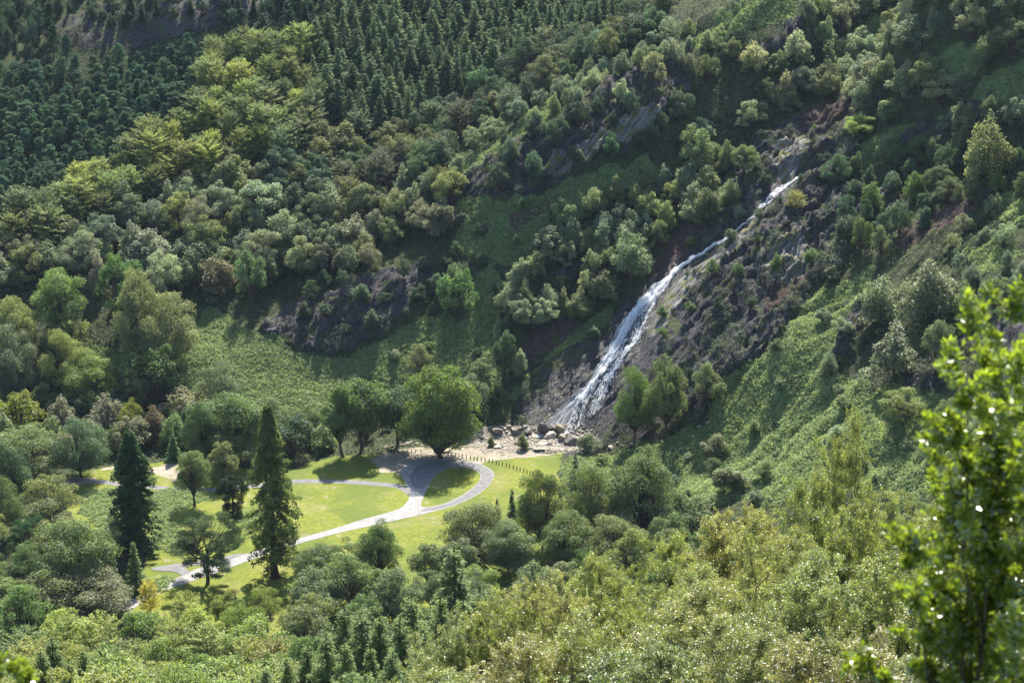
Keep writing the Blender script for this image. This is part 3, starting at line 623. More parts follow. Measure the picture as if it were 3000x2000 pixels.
NAME = {'oak': 'oak_tree', 'tall_oak': 'oak_tree', 'great_oak': 'oak_tree', 'big_oak': 'oak_tree', 'open_oak': 'oak_tree', 'round': 'round_crowned_tree', 'beech': 'beech_tree', 'birch': 'birch_tree', 'spruce': 'spruce_tree', 'pine': 'pine_tree', 'big_spruce': 'spruce_tree', 'fir': 'fir_tree', 'sequoia': 'sequoia_tree', 'dark_redwood': 'sequoia_tree', 'scots_pine': 'pine_tree', 'monkey_puzzle': 'monkey_puzzle_tree', 'near_birch': 'birch_tree'}
CAT = {'round': 'tree', 'monkey_puzzle': 'monkey puzzle', 'sequoia': 'sequoia', 'dark_redwood': 'sequoia', 'scots_pine': 'pine tree', 'pine': 'pine tree', 'spruce': 'spruce tree', 'big_spruce': 'spruce tree', 'fir': 'fir tree', 'birch': 'birch tree', 'near_birch': 'birch tree', 'beech': 'beech tree'}
rs = random.Random(7)
PLACED = []                   # (x, y, radius)
def plant(kind, x, y, z, h, w, color, label, group=None, big=False, var=None, rot=None):
    lib = LIB[kind]; d = lib[rs.randrange(len(lib)) if var is None else var]
    k = 15.0 if kind == 'near_birch' else 1.0
    sx = w / (h * BASEW[kind]) * h / k; sz = h / k
    if kind == 'near_birch': sx = w / 9.0
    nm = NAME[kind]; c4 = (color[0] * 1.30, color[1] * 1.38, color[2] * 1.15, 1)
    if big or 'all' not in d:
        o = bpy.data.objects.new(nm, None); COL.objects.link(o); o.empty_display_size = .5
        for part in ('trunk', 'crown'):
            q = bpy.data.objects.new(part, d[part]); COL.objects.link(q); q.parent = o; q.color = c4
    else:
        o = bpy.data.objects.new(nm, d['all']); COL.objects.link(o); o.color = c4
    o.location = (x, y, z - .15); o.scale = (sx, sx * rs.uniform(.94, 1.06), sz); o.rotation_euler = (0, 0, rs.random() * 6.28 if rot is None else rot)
    o['label'] = label; o['category'] = CAT.get(kind, 'oak tree')
    if group: o['group'] = group
    PLACED.append((x, y, w * .5)); return o
def jit(c, v=.16, hue=.06):
    k = 1 + rs.uniform(-v, v); a = rs.uniform(-hue, hue); return (c[0] * k * (1 + a), c[1] * k, c[2] * k * (1 - a))
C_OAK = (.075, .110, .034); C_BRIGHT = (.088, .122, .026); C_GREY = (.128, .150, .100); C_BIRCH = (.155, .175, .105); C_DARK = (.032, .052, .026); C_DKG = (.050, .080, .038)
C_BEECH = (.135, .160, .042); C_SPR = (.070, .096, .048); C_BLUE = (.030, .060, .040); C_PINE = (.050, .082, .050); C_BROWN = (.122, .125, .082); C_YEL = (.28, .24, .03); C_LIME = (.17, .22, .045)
# ------------------------------------------------------------------ trees that stand out: (kind, base px, base py, height px, width px, colour, label)
HAND = [
 ('great_oak', 1290, 1342, 264, 212, C_BRIGHT, 'great bright green oak with full dome crown beside the turning loop'),
 ('tall_oak', 1061, 1321, 222, 150, C_OAK, 'tall oak with clean straight trunk behind the left row of posts'),
 ('tall_oak', 1004, 1338, 200, 110, C_OAK, 'oak with bare lower trunk, first on the lawn edge left of the tallest pair'),
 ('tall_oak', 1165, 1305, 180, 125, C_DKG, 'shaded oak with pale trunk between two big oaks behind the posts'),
 ('sequoia', 805, 1690, 496, 128, (.095, .115, .036), 'giant sequoia with thick red trunk and ragged column crown on the lawn'),
 ('dark_redwood', 402, 1618, 356, 112, (.028, .055, .022), 'dark dense conical sequoia among the bracken left of the lawn'),
 ('scots_pine', 608, 1708, 205, 215, (.060, .080, .040), 'spreading pine with forked trunk standing beside the road fork'),
 ('monkey_puzzle', 686, 1552, 160, 92, (.022, .034, .016), 'very dark monkey puzzle with domed head on the shaded grass'),
 ('tall_oak', 571, 1482, 172, 100, (.095, .12, .045), 'slim pale oak standing just above the monkey puzzle'),
 ('open_oak', 166, 1555, 168, 172, (.125, .135, .05), 'pale wide oak with open crown showing its branches'),
 ('oak', 239, 1397, 160, 150, C_DKG, 'dark round oak at the far end of the footpath'),
 ('fir', 510, 1349, 82, 58, (.06, .105, .04), 'small fresh green fir behind the bare sandy patch'),
 ('oak', 655, 1418, 120, 120, (.10, .115, .04), 'low olive oak behind the footpath beside the slim pale oak'),
 ('oak', 690, 1348, 190, 220, C_OAK, 'broad grey green oak mass at the back of the meadow'),
 ('oak', 600, 1372, 190, 130, (.06, .09, .035), 'dark grey oak left of the broad oak mass'),
 ('open_oak', 640, 1226, 168, 155, (.085, .105, .055), 'grey oak with open crown at the lower edge of the bracken field'),
 ('oak', 790, 1280, 110, 120, (.09, .11, .05), 'small grey green oak below the bracken field'),
 ('oak', 900, 1290, 110, 100, (.085, .115, .045), 'round oak behind the stone bin'),
 ('round', 455, 1190, 182, 172, C_OAK, 'dark green flat topped oak in front of the sunlit bracken'),
 ('oak', 497, 1085, 215, 160, (.155, .165, .08), 'large pale green oak above the dark flat topped one'),
 ('oak', 415, 1075, 275, 150, (.13, .14, .065), 'tall olive oak with double dome behind the large pale oak'),
 ('round', 362, 950, 210, 130, (.06, .10, .03), 'round dark green tree under the hillside woods'),
 ('oak', 262, 1195, 158, 178, (.125, .165, .045), 'bright green round oak left of the flat topped one'),
 ('oak', 190, 1160, 185, 138, (.13, .15, .05), 'olive oak standing over the bright round one'),
 ('oak', 182, 985, 195, 170, (.10, .14, .045), 'lobed green oak at the foot of the left woods'),
 ('round', 200, 1050, 135, 130, (.12, .14, .04), 'yellow green round tree between two olive oaks'),
 ('oak', 52, 1060, 185, 135, (.14, .155, .055), 'olive dome tree near the left edge, second highest there'),
 ('oak', 40, 1190, 225, 145, (.085, .10, .06), 'large grey oak at the left edge above the yellow green one'),
 ('round', 50, 1285, 135, 150, (.125, .14, .022), 'yellow green round tree at the left edge'),
 ('birch', 188, 1290, 140, 105, (.12, .115, .075), 'grey birch beside the yellow green round tree'),
 ('birch', 315, 1285, 145, 125, (.125, .12, .08), 'broad greyish birch in the dark gap below the bright oak'),
 ('round', 388, 1290, 120, 80, (.125, .135, .03), 'small yellow green tree right of the broad greyish birch'),
 ('birch', 452, 1300, 125, 75, (.11, .085, .055), 'brownish birch between the small yellow green tree and the wood edge'),
 ('oak', 90, 1400, 145, 200, (.10, .125, .045), 'wide pale green oak at the left edge level with the footpath'),
 ('oak', 30, 1490, 190, 150, C_DKG, 'dark oak at the left edge beside the pale open oak'),
 ('oak', 8, 1580, 180, 120, (.075, .10, .04), 'grey green oak cut by the left edge'),
 ('scots_pine', 88, 1660, 150, 130, (.035, .07, .03), 'dark layered pine left of the big spreading oak'),
 ('oak', 230, 1755, 225, 250, (.085, .115, .04), 'big spreading oak below the dark conical sequoia'),
 ('open_oak', 345, 1630, 115, 105, (.10, .11, .06), 'small grey oak leaning over the base of the dark sequoia'),
 ('fir', 400, 1735, 152, 78, (.075, .10, .035), 'soft olive conifer beside the bend of the side road'),
 ('oak', 268, 1800, 130, 235, (.115, .12, .06), 'low pale grey oak in front of the big spreading oak'),
 ('oak', 30, 1790, 100, 130, (.10, .13, .04), 'light green oak at the left edge below the layered pine'),
 ('beech', 440, 1795, 88, 80, C_YEL, 'golden yellow tree at the near end of the road'),
 ('oak', 1400, 1630, 150, 195, (.095, .11, .035), 'broad olive oak at the near right corner of the lawn'),
 ('big_spruce', 1500, 1582, 152, 62, C_BLUE, 'neat blue green spruce on the lawn edge'),
 ('big_spruce', 1456, 1515, 58, 34, C_BLUE, 'small dark spruce left of the neat one'),
 ('big_spruce', 1361, 1528, 38, 24, C_BLUE, 'tiny dark spruce on the near lawn, leftmost of three'),
 ('oak', 1590, 1605, 222, 155, (.095, .115, .035), 'tall olive oak between the neat spruce and the round oaks'),
 ('big_spruce', 1684, 1480, 160, 62, (.03, .055, .03), 'dark spire spruce at the right end of the lawn'),
 ('big_spruce', 1640, 1530, 90, 60, (.028, .05, .03), 'low dark spruce tucked behind the tall olive oak'),
 ('oak', 1738, 1560, 188, 160, (.095, .115, .04), 'round oak with visible branches right of the dark spire'),
 ('oak', 1878, 1572, 242, 225, (.085, .11, .04), 'largest dark oak with spreading branches at the right of the lawn'),
 ('oak', 1860, 1285, 200, 125, C_OAK, 'leaning oak at the right foot of the falls, lower of two'),
 ('tall_oak', 1948, 1290, 230, 112, (.095, .115, .045), 'tall oak with bare crooked trunk at the right foot of the falls'),
 ('oak', 2074, 1182, 112, 85, (.10, .12, .055), 'small round oak on the dark cliff right of the tall one'),
 ('birch', 1725, 1322, 62, 62, (.11, .13, .07), 'little round birch alone beside the boulders'),
 ('birch', 1532, 1316, 52, 38, (.10, .125, .05), 'sapling growing among the boulders, larger one'),
 ('birch', 1440, 1306, 36, 30, (.10, .12, .05), 'sapling at the left end of the boulders'),
 ('oak', 1232, 1118, 105, 82, (.105, .115, .055), 'olive round tree above the great oak at the bracken edge'),
 ('birch', 1524, 1112, 100, 62, C_BIRCH, 'pale birch beside the dark one above the rock shelf'),
 ('oak', 1478, 1092, 130, 72, C_DKG, 'dark oak on the lit bracken bank'),
 ('oak', 1412, 1110, 62, 62, (.10, .12, .06), 'small grey tree on the bracken bank'),
 ('oak', 1385, 1190, 100, 85, (.085, .11, .06), 'grey tree tucked behind the right side of the great oak'),
 ('round', 1340, 945, 158, 112, (.085, .135, .05), 'bright round tree on the dark bracken slope'),
 ('birch', 1333, 838, 75, 60, (.085, .12, .05), 'small green tree just above the bright round one'),
 ('birch', 1341, 520, 74, 52, C_BIRCH, 'lone pale birch at the lower tip of the rocky spur'),
 ('birch', 1180, 572, 100, 70, C_GREY, 'grey birch in the gully left of the spur'),
 ('birch', 1262, 572, 88, 62, C_GREY, 'pale birch closest to the spur tip'),
 ('round', 738, 880, 165, 92, (.085, .125, .06), 'fresh green tall tree at the foot of the middle woods'),
 ('birch', 628, 862, 118, 110, (.13, .115, .065), 'brownish tree left of the fresh green tall one'),
 ('birch', 292, 856, 125, 78, (.145, .135, .10), 'pale pinkish grey birch at the edge of the dark woods'),
 ('birch', 2712, 945, 195, 165, (.125, .135, .08), 'largest grey willow like tree on the right cliff terrace'),
 ('birch', 2580, 945, 150, 125, (.125, .145, .08), 'grey green tree left of the largest terrace tree'),
 ('birch', 2615, 1110, 178, 165, (.12, .13, .085), 'broad grey tree on the lower right ledge'),
 ('round', 2742, 1085, 155, 112, (.095, .12, .06), 'green round tree right of the broad grey ledge tree'),
 ('oak', 2912, 925, 122, 100, (.095, .12, .055), 'compact round tree on the right cliff edge'),
 ('birch', 2822, 925, 110, 68, (.11, .14, .06), 'slim light green tree between two bigger ones on the terrace'),
 ('birch', 2430, 1098, 82, 48, (.12, .15, .09), 'slender pale tree alone on the dark bracken slope'),
 ('birch', 2888, 530, 215, 128, (.125, .135, .06), 'tall olive birch high on the right slope'),
 ('round', 2042, 525, 155, 112, (.11, .14, .065), 'tall bright birch at the head of the birch belt'),
 ('oak', 2525, 395, 58, 100, C_LIME, 'low lime green tree above the upper falls'),
 ('round', 1852, 828, 158, 125, (.115, .145, .08), 'whitish green large tree beside the upper falls'),
 ('oak', 2642, 1245, 110, 125, (.12, .14, .045), 'flat topped olive tree under the lower right crag'),
 ('oak', 2775, 1285, 115, 110, (.105, .13, .045), 'olive tree right of the flat topped one'),
 ('birch', 2100, 1345, 82, 88, (.10, .11, .05), 'dull small tree on the lit bracken slope'),
 ('birch', 2132, 1450, 90, 110, (.10, .115, .05), 'low dull tree at the bottom of the bracken slope'),
 ('round', 2180, 505, 85, 85, (.10, .13, .05), 'small green tree on the dark rock above the falls'),
 ('oak', 1112, 1692, 158, 135, C_OAK, 'olive oak in front of the lawn, next right of the bare twiggy one'),
 ('open_oak', 1022, 1702, 122, 115, (.095, .115, .045), 'thin twiggy oak at the near lawn edge'),
 ('oak', 925, 1735, 135, 155, (.085, .11, .04), 'dark olive oak right of the sequoia foot'),
 ('oak', 1250, 1712, 118, 125, (.09, .115, .042), 'oak on the near lawn edge below the tear shaped green'),
 ('oak', 1330, 1695, 120, 150, (.085, .105, .045), 'oak joined to the left of the broad olive oak'),
 ('oak', 1488, 1680, 150, 170, (.09, .115, .05), 'round oak below the neat blue green spruce'),
 ('oak', 1660, 1665, 160, 165, (.10, .125, .045), 'bushy oak in front of the dark spruces at the right lawn end'),
 ('round', 1545, 1560, 110, 90, (.11, .15, .03), 'bright small tree between the neat spruce and the tall olive oak'),
 ('oak', 1800, 1660, 140, 170, (.10, .12, .04), 'bushy oak under the largest dark spreading oak'),
 ('round', 2010, 1560, 110, 130, (.095, .12, .045), 'rounded tree right of the largest dark spreading oak'),
 ('beech', 2330, 612, 50, 60, (.16, .16, .02), 'golden gorse like bush on the lip of the falls'),
]
for i, (k, px, py, hp, wp, col, lab) in enumerate(HAND):
    q = march(px, py, hgt, 380)
    if q is None: continue
    if k == 'oak' and hp * wp > 19000: k = 'big_oak'
    dep = q[1] * cp - (q[2] - H) * sp; mp = dep / F
    ang = math.atan2(H - q[2], q[1]); hm = hp * mp / math.cos(ang) * 1.0
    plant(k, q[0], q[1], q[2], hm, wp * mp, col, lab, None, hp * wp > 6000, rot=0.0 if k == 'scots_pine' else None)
# bottom conifers and near trees: (kind, top px, top py, distance m, width m, colour, label)
TOPS = []
for i, (px, py, Y, w_) in enumerate([(1330, 1595, 385, 8), (1205, 1735, 345, 9), (1290, 1742, 335, 8), (1405, 1712, 345, 8), (1358, 1745, 320, 9), (1112, 1800, 300, 9), (1058, 1785, 315, 8), (1008, 1768, 320, 9), (1172, 1800, 290, 9), (1245, 1850, 285, 9), (955, 1850, 280, 9), (1085, 1890, 270, 9), (1395, 1800, 300, 8), (900, 1880, 288, 9), (150, 1862, 300, 8), (118, 1900, 290, 7), (242, 1900, 300, 7), (200, 1925, 285, 7), (335, 1940, 285, 7), (1010, 1880, 265, 9), (1325, 1850, 290, 8), (1150, 1900, 262, 8), (840, 1920, 280, 8), (1205, 1935, 255, 8), (780, 1950, 270, 8)]):
    TOPS.append(('big_spruce', px, py, Y, w_ * 1.35, (.075, .100, .030) if i % 3 else (.060, .085, .030), None))
NB = [(2482, 1195, 112, 6.5), (2350, 1410, 104, 8), (2160, 1440, 110, 8), (1960, 1510, 116, 8), (2010, 1600, 100, 8), (1750, 1610, 108, 8), (1620, 1660, 102, 7.5), (1470, 1700, 100, 7.5), (1330, 1790, 98, 7), (1240, 1910, 92, 7), (2250, 1500, 90, 8), (2600, 1430, 92, 8), (2790, 1400, 96, 8), (2960, 1360, 102, 8), (2060, 1690, 80, 8), (1720, 1760, 82, 8), (2420, 1590, 76, 8), (2700, 1600, 76, 8), (1520, 1860, 80, 7.5), (2930, 1640, 72, 8), (2160, 1800, 66, 7), (1860, 1870, 66, 7), (2500, 1800, 62, 7), (2800, 1880, 58, 7), (3150, 1500, 84, 8), (1350, 1960, 84, 7), (3100, 1850, 60, 7)]
for i, (px, py, Y, w_) in enumerate(NB):
    TOPS.append(('near_birch', px, py, Y, w_ * 1.12, [(.150, .160, .050), (.125, .145, .040), (.165, .160, .052), (.135, .148, .040)][i % 4], None))
def rank_label(tpl, items):
    """items: (px, py) -> 'row, place' words, rows counted from the top of each group"""
    n = len(items); rows = max(1, int(round(math.sqrt(n * .7)))); order = sorted(range(n), key=lambda i: items[i][1]); out = [None] * n
    ORD = ['first', 'second', 'third', 'fourth', 'fifth', 'sixth', 'seventh', 'eighth', 'ninth', 'tenth', 'eleventh', 'twelfth', 'thirteenth', 'fourteenth', 'fifteenth', 'sixteenth', 'seventeenth', 'eighteenth', 'nineteenth', 'twentieth', 'twenty-first', 'twenty-second', 'twenty-third', 'twenty-fourth', 'twenty-fifth', 'twenty-sixth', 'twenty-seventh', 'twenty-eighth']
    per = math.ceil(n / rows)
    for rI in range(rows):
        row = sorted(order[rI * per:(rI + 1) * per], key=lambda i: items[i][0])
        for c, i in enumerate(row):
            rw = 'top row' if rI == 0 else ('bottom row' if rI == rows - 1 and rows > 1 else ORD[rI] + ' row down')
            out[i] = f"{tpl}, {rw}, {ORD[min(c, 27)]} from left"
    return out
for kd, tpl, grp in (('big_spruce', 'ragged dark spruce at the foot of the view', 'spruces in the near wood'), ('near_birch', 'sparkling small leaved birch on the near bank', 'birches on the near bank')):
    sel = [t for t in TOPS if t[0] == kd]; labs = rank_label(tpl, [(t[1], t[2]) for t in sel])
    for t, lab in zip(sel, labs):
        x, y, z = at(t[1], t[2], t[3]); zg = float(hgt(x, y)); hh = max(6.0, z - zg); wd = t[4] if kd == 'near_birch' else hh * .55
        plant(t[0], x, y, zg, hh, wd, jit(t[5], .1, .06), lab, grp, True)
HANDS = list(PLACED)
# ------------------------------------------------------------------ woods: each tree on its own spot, kinds by stand
# (kinds, spacing m, height range m, width/height, colours, base region in the photograph, label, group)
WOODS = [
 (['pine'], 5.4, (9, 13), .52, [C_PINE, (.042, .076, .046), (.06, .092, .05)], [(-120, 230), (250, 230), (380, 200), (560, 170), (600, 230), (560, 320), (470, 400), (380, 480), (200, 560), (60, 640), (-120, 680)], 'small dark pine on the far slope', 'pines on the far slope'),
 (['spruce'], 6.6, (13, 20), .50, [C_SPR, (.085, .112, .052), (.055, .08, .042), C_SPR], [(1000, 60), (1250, -80), (2050, -60), (1900, 20), (1750, 110), (1600, 160), (1450, 230), (1350, 290), (1250, 350), (1150, 400), (1020, 400), (960, 320), (900, 230), (930, 130)], 'tall spruce in the upper plantation', 'spruces of the upper plantation'),
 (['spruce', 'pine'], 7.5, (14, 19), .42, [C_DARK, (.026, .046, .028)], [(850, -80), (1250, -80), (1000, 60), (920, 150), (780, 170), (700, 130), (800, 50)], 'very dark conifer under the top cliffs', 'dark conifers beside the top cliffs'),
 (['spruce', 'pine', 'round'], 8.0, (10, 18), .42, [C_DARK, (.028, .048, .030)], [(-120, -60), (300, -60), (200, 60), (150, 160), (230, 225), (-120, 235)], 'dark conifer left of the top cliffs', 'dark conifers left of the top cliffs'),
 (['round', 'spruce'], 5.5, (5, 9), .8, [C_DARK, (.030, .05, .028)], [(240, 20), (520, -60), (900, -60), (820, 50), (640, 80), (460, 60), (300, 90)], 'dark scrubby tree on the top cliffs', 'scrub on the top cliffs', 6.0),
 (['beech'], 8.0, (11, 17), .95, [C_BEECH, (.12, .145, .045), (.105, .13, .05), (.155, .17, .04)], [(600, 160), (760, 130), (900, 170), (980, 300), (930, 430), (800, 490), (600, 540), (450, 590), (250, 690), (-120, 780), (-120, 700), (60, 650), (200, 580), (400, 490), (560, 340)], 'yellow green beech in the sunlit belt', 'beeches of the sunlit belt'),
 (['oak', 'round', 'beech', 'birch'], 8.0, (11, 17), .85, [C_DKG, C_DARK, (.060, .070, .032), (.05, .06, .034), (.095, .10, .04)], [(800, 490), (940, 430), (1150, 420), (1260, 370), (1400, 290), (1600, 180), (1800, 120), (1950, 40), (1970, 90), (1800, 190), (1650, 260), (1500, 350), (1350, 430), (1290, 480), (1290, 590), (1180, 600), (1000, 640), (800, 640)], 'dark broadleaf in the gully wood', 'dark broadleaves of the gully wood'),  # dark leaf colours paint in the shadow lying over this wood
 (['birch', 'round', 'oak'], 8.2, (11, 19), .80, [C_GREY, C_BIRCH, C_BROWN, (.085, .10, .05), (.11, .125, .05), (.065, .085, .045)], [(-120, 790), (250, 700), (450, 600), (800, 500), (800, 640), (1180, 600), (1330, 600), (1330, 640), (1280, 740), (1200, 790), (1000, 800), (860, 840), (720, 880), (500, 880), (300, 830), (200, 800), (-120, 900)], 'grey green rounded tree in the middle woods', 'rounded trees of the middle woods'),
 (['birch', 'birch', 'round'], 6.4, (10, 15), .74, [C_BIRCH, C_GREY, (.125, .145, .065), (.105, .125, .055)], [(1460, 960), (1480, 860), (1620, 720), (1700, 620), (1850, 560), (2000, 520), (2150, 480), (2140, 590), (1960, 720), (1840, 850), (1700, 930), (1560, 980)], 'pale birch in the belt beside the falls', 'birches beside the falls'),
 (['birch', 'birch', 'round'], 7.8, (9, 15), .82, [(.20, .205, .125), (.18, .19, .11), C_BIRCH, C_GREY, (.12, .14, .06), (.095, .115, .055)], [(1760, 300), (2040, 200), (2250, 140), (2420, 30), (2600, -80), (3120, -80), (3120, 200), (2980, 210), (2820, 330), (2640, 400), (2480, 300), (2380, 300), (2280, 330), (2200, 420), (2050, 440), (2150, 330), (2060, 260), (1900, 300)], 'grey birch on the upper right slope', 'birches of the upper right slope'),
 (['birch', 'round'], 7.6, (8, 13), .72, [C_DKG, C_DARK, (.05, .075, .04), (.08, .10, .05)], [(1500, 430), (1760, 320), (1950, 310), (2080, 380), (1980, 460), (1840, 460), (1600, 560), (1400, 590)], 'shaded tree in the hollow behind the spur', 'shaded trees in the spur hollow'),  # leaves coloured darker to carry the shade of the hollow
 (['birch', 'round'], 7.0, (8, 12), .68, [C_BIRCH, C_GREY, (.12, .14, .07)], [(1370, 430), (1480, 360), (1640, 260), (1820, 160), (2060, 90), (2100, 140), (1860, 220), (1680, 310), (1520, 410), (1420, 470)], 'pale birch on the crest of the spur', 'birches on the spur crest'),
 (['birch', 'round', 'oak'], 8.2, (8, 13), .70, [C_DKG, C_OAK, (.045, .07, .04), (.08, .10, .05)], [(2420, 520), (2700, 470), (2960, 480), (3120, 500), (3120, 620), (2900, 600), (2750, 660), (2600, 760), (2480, 740), (2440, 620)], 'dark green tree above the right cliff', 'dark trees above the right cliff'),  # shade on these trees is put into their dark leaf colours
 (['birch', 'round'], 7.6, (9, 14), .74, [C_BIRCH, C_GREY, (.10, .12, .055)], [(2540, 420), (2660, 380), (2840, 400), (3120, 300), (3120, 470), (2900, 470), (2700, 460), (2560, 500)], 'grey green birch on the right terrace', 'birches of the right terrace'),
 (['birch', 'round'], 9.5, (6, 11), .7, [C_BIRCH, C_GREY, (.10, .13, .055)], [(2760, 760), (2860, 640), (3120, 640), (3120, 1000), (2960, 860), (2840, 900)], 'grey tree at the right edge of the cliffs', 'trees at the right cliff edge'),
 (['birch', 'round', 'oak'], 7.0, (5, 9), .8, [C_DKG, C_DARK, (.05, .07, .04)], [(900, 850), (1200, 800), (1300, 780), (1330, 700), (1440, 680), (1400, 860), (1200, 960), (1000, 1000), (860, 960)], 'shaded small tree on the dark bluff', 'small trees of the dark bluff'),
 (['oak', 'round', 'birch'], 9.6, (10, 16), .88, [C_OAK, C_DKG, (.10, .12, .045), (.11, .11, .06)], [(-120, 1000), (100, 1080), (300, 1150), (560, 1200), (700, 1260), (960, 1300), (960, 1325), (870, 1350), (640, 1345), (420, 1325), (300, 1345), (200, 1360), (-120, 1360)], 'green tree in the wood left of the meadow', 'trees left of the meadow'),
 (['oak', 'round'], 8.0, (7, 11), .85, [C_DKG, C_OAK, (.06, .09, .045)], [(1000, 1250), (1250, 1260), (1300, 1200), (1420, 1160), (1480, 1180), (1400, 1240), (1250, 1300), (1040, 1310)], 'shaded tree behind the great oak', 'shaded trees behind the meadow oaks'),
 (['oak', 'open_oak'], 11.5, (13, 19), .92, [C_OAK, (.085, .115, .04), (.10, .12, .05), (.115, .125, .045)], [(-100, 1500), (120, 1560), (230, 1640), (330, 1760), (-100, 2000)], 'leafy oak in the lower left wood', 'oaks of the lower left wood'),
]
GRID = {}
def free(x, y, r):
    k = (int(x // 12), int(y // 12))
    for i in (-1, 0, 1):
        for j in (-1, 0, 1):
            for (a, b, c) in GRID.get((k[0] + i, k[1] + j), ()):
                if (a - x) ** 2 + (b - y) ** 2 < (r + c) ** 2 * .25: return False
    return True
def put(x, y, r): GRID.setdefault((int(x // 12), int(y // 12)), []).append((x, y, r))
for x, y, r_ in HANDS: put(x, y, max(4.0, r_ * 1.6))
nrs = np.random.default_rng(11)
rockf = h_interp(m_rock); lawnf = h_interp(m_lawn); brf = h_interp(m_brack); bedf = h_interp(np.clip(wet, 0, 1)); sandf = h_interp(m_sand)
COUNT = {}
def stand(kinds, sp_, hr, wh, cols, poly, label, group, rock_ok=.8, ylim=(395, 1100), brack_ok=.4):
    sel = inside(PX1, PY1, poly) & (YY > ylim[0]) & (YY < ylim[1])
    if not sel.any(): return
    x0, x1, y0, y1 = XX[sel].min(), XX[sel].max(), YY[sel].min(), YY[sel].max(); n = int((x1 - x0) * (y1 - y0) / sp_ ** 2 * 34)
    x = nrs.uniform(x0, x1, n); y = nrs.uniform(y0, y1, n); z = hgt(x, y); qx, qy = project(x, y, z); ok = inside(qx, qy, poly)
    if 'upper right' in group or 'middle woods' in group: ok &= fbm(x / 22, y / 22, 63) < (.64 if 'upper' in group else .64)
    ok &= (lawnf(x, y) < .1) & (bedf(x, y) < .1) & (sandf(x, y) < .2)
    ok &= (rockf(x, y) < .3) | (nrs.random(n) < rock_ok * .12); ok &= (brf(x, y) < .3) | (nrs.random(n) < brack_ok * .2)
    got = []
    for i in np.nonzero(ok)[0]:
        if not free(x[i], y[i], sp_): continue
        h_ = nrs.uniform(*hr); tx, ty = project(x[i], y[i], z[i] + h_ * .85); tx = float(tx); ty = float(ty)
        m_ = march(tx, ty, hgt, 380)
        if m_ is not None and m_[1] < y[i] - 6: continue
        if tx < -110 or tx > 3110 or ty < -110: continue
        put(x[i], y[i], sp_); got.append((x[i], y[i], z[i], h_, float(qx[i]), float(qy[i])))
    labs = rank_label(label, [(q[4], q[5]) for q in got])
    for q, lab in zip(got, labs):
        k = kinds[int(nrs.random() * len(kinds))]; ww = wh
        if k in ('spruce', 'fir'): ww = min(wh, .50)
        if k == 'pine': ww = min(wh, .55)
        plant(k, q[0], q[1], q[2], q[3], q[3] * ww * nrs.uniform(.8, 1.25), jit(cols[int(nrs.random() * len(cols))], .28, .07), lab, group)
    COUNT[group] = len(got)
for W_ in WOODS: stand(*W_)
stand(['birch', 'round', 'oak'], 13.0, (3, 7), .95, [C_GREY, C_OAK, (.10, .12, .05), C_BIRCH], [(2130, 1130), (2300, 1000), (2450, 900), (2560, 900), (2440, 1080), (2560, 1160), (3100, 1230), (3100, 1450), (2600, 1480), (2000, 1480), (1740, 1370), (1900, 1300), (2060, 1260)], 'low bush on the bracken slope right of the falls', 'bushes on the right bracken slope', 3, (395, 1100), 9)
stand(['birch', 'round'], 11.0, (3, 6), .95, [C_GREY, C_OAK, C_DKG], [(1340, 600), (1640, 570), (1900, 450), (1950, 500), (1800, 600), (1480, 800), (1460, 1060), (1350, 1200), (1240, 1100), (1040, 1040), (1300, 930)], 'low bush on the shaded bracken left of the falls', 'bushes on the shaded bracken', 3, (395, 1100), 9)
stand(['birch', 'round', 'oak'], 11.0, (1.5, 6.5), .9, [C_DKG, C_GREY, C_OAK, C_DARK], [(1480, 1250), (1700, 1050), (1800, 900), (2000, 740), (2170, 470), (2400, 340), (2620, 260), (2480, 480), (2680, 600), (2540, 700), (2280, 1000), (2100, 1130), (2060, 1250), (1760, 1290)], 'scrubby bush rooted in the rock beside the falls', 'scrub on the cliffs beside the falls', 9, (395, 1100), 3)
# the near wood at the bottom of the view, stood out on the ground in metres
def near_stand(kinds, sp_, hr, wh, cols, xr, yr, label, group, cond):
    n = int((xr[1] - xr[0]) * (yr[1] - yr[0]) / sp_ ** 2 * 14); x = nrs.uniform(*xr, n); y = nrs.uniform(*yr, n); z = hgt(x, y); got = []
    for i in range(n):
        if not free(x[i], y[i], sp_): continue
        h_ = nrs.uniform(*hr); tx, ty = project(x[i], y[i], z[i] + h_); bx, by = project(x[i], y[i], z[i]); tx = float(tx); ty = float(ty)
        if tx < -130 or tx > 3100 or ty > 2060 or lawnf(x[i], y[i]) > .05 and by < 1740 or not cond(tx, ty, float(bx), float(by)): continue
        put(x[i], y[i], sp_); got.append((x[i], y[i], z[i], h_, tx, ty))
    labs = rank_label(label, [(q[4], q[5]) for q in got])
    for q, lab in zip(got, labs):
        k = kinds[int(nrs.random() * len(kinds))]
        plant(k, q[0], q[1], q[2], q[3], q[3] * wh * nrs.uniform(.85, 1.15), jit(cols[int(nrs.random() * len(cols))]), lab, group, True)
    COUNT[group] = len(got)
def edge(tx): return np.interp(tx, [-200, 100, 350, 500, 640, 820, 900, 1000, 1150, 1260, 1330, 1450, 1560, 1700, 1800, 2000, 2200], [1720, 1760, 1790, 1735, 1700, 1700, 1620, 1590, 1640, 1600, 1640, 1660, 1650, 1600, 1540, 1440, 1400])
near_stand(['oak', 'open_oak', 'oak'], 10.5, (13, 18), .88, [C_OAK, (.085, .115, .045), (.10, .12, .055), (.115, .13, .045)], (-60, 80), (300, 560), 'dense olive oak in the near wood', 'oaks of the near wood', lambda tx, ty, bx, by: ty > edge(tx) and 860 < tx < 2150 and by > 1640 and ty < 1900)
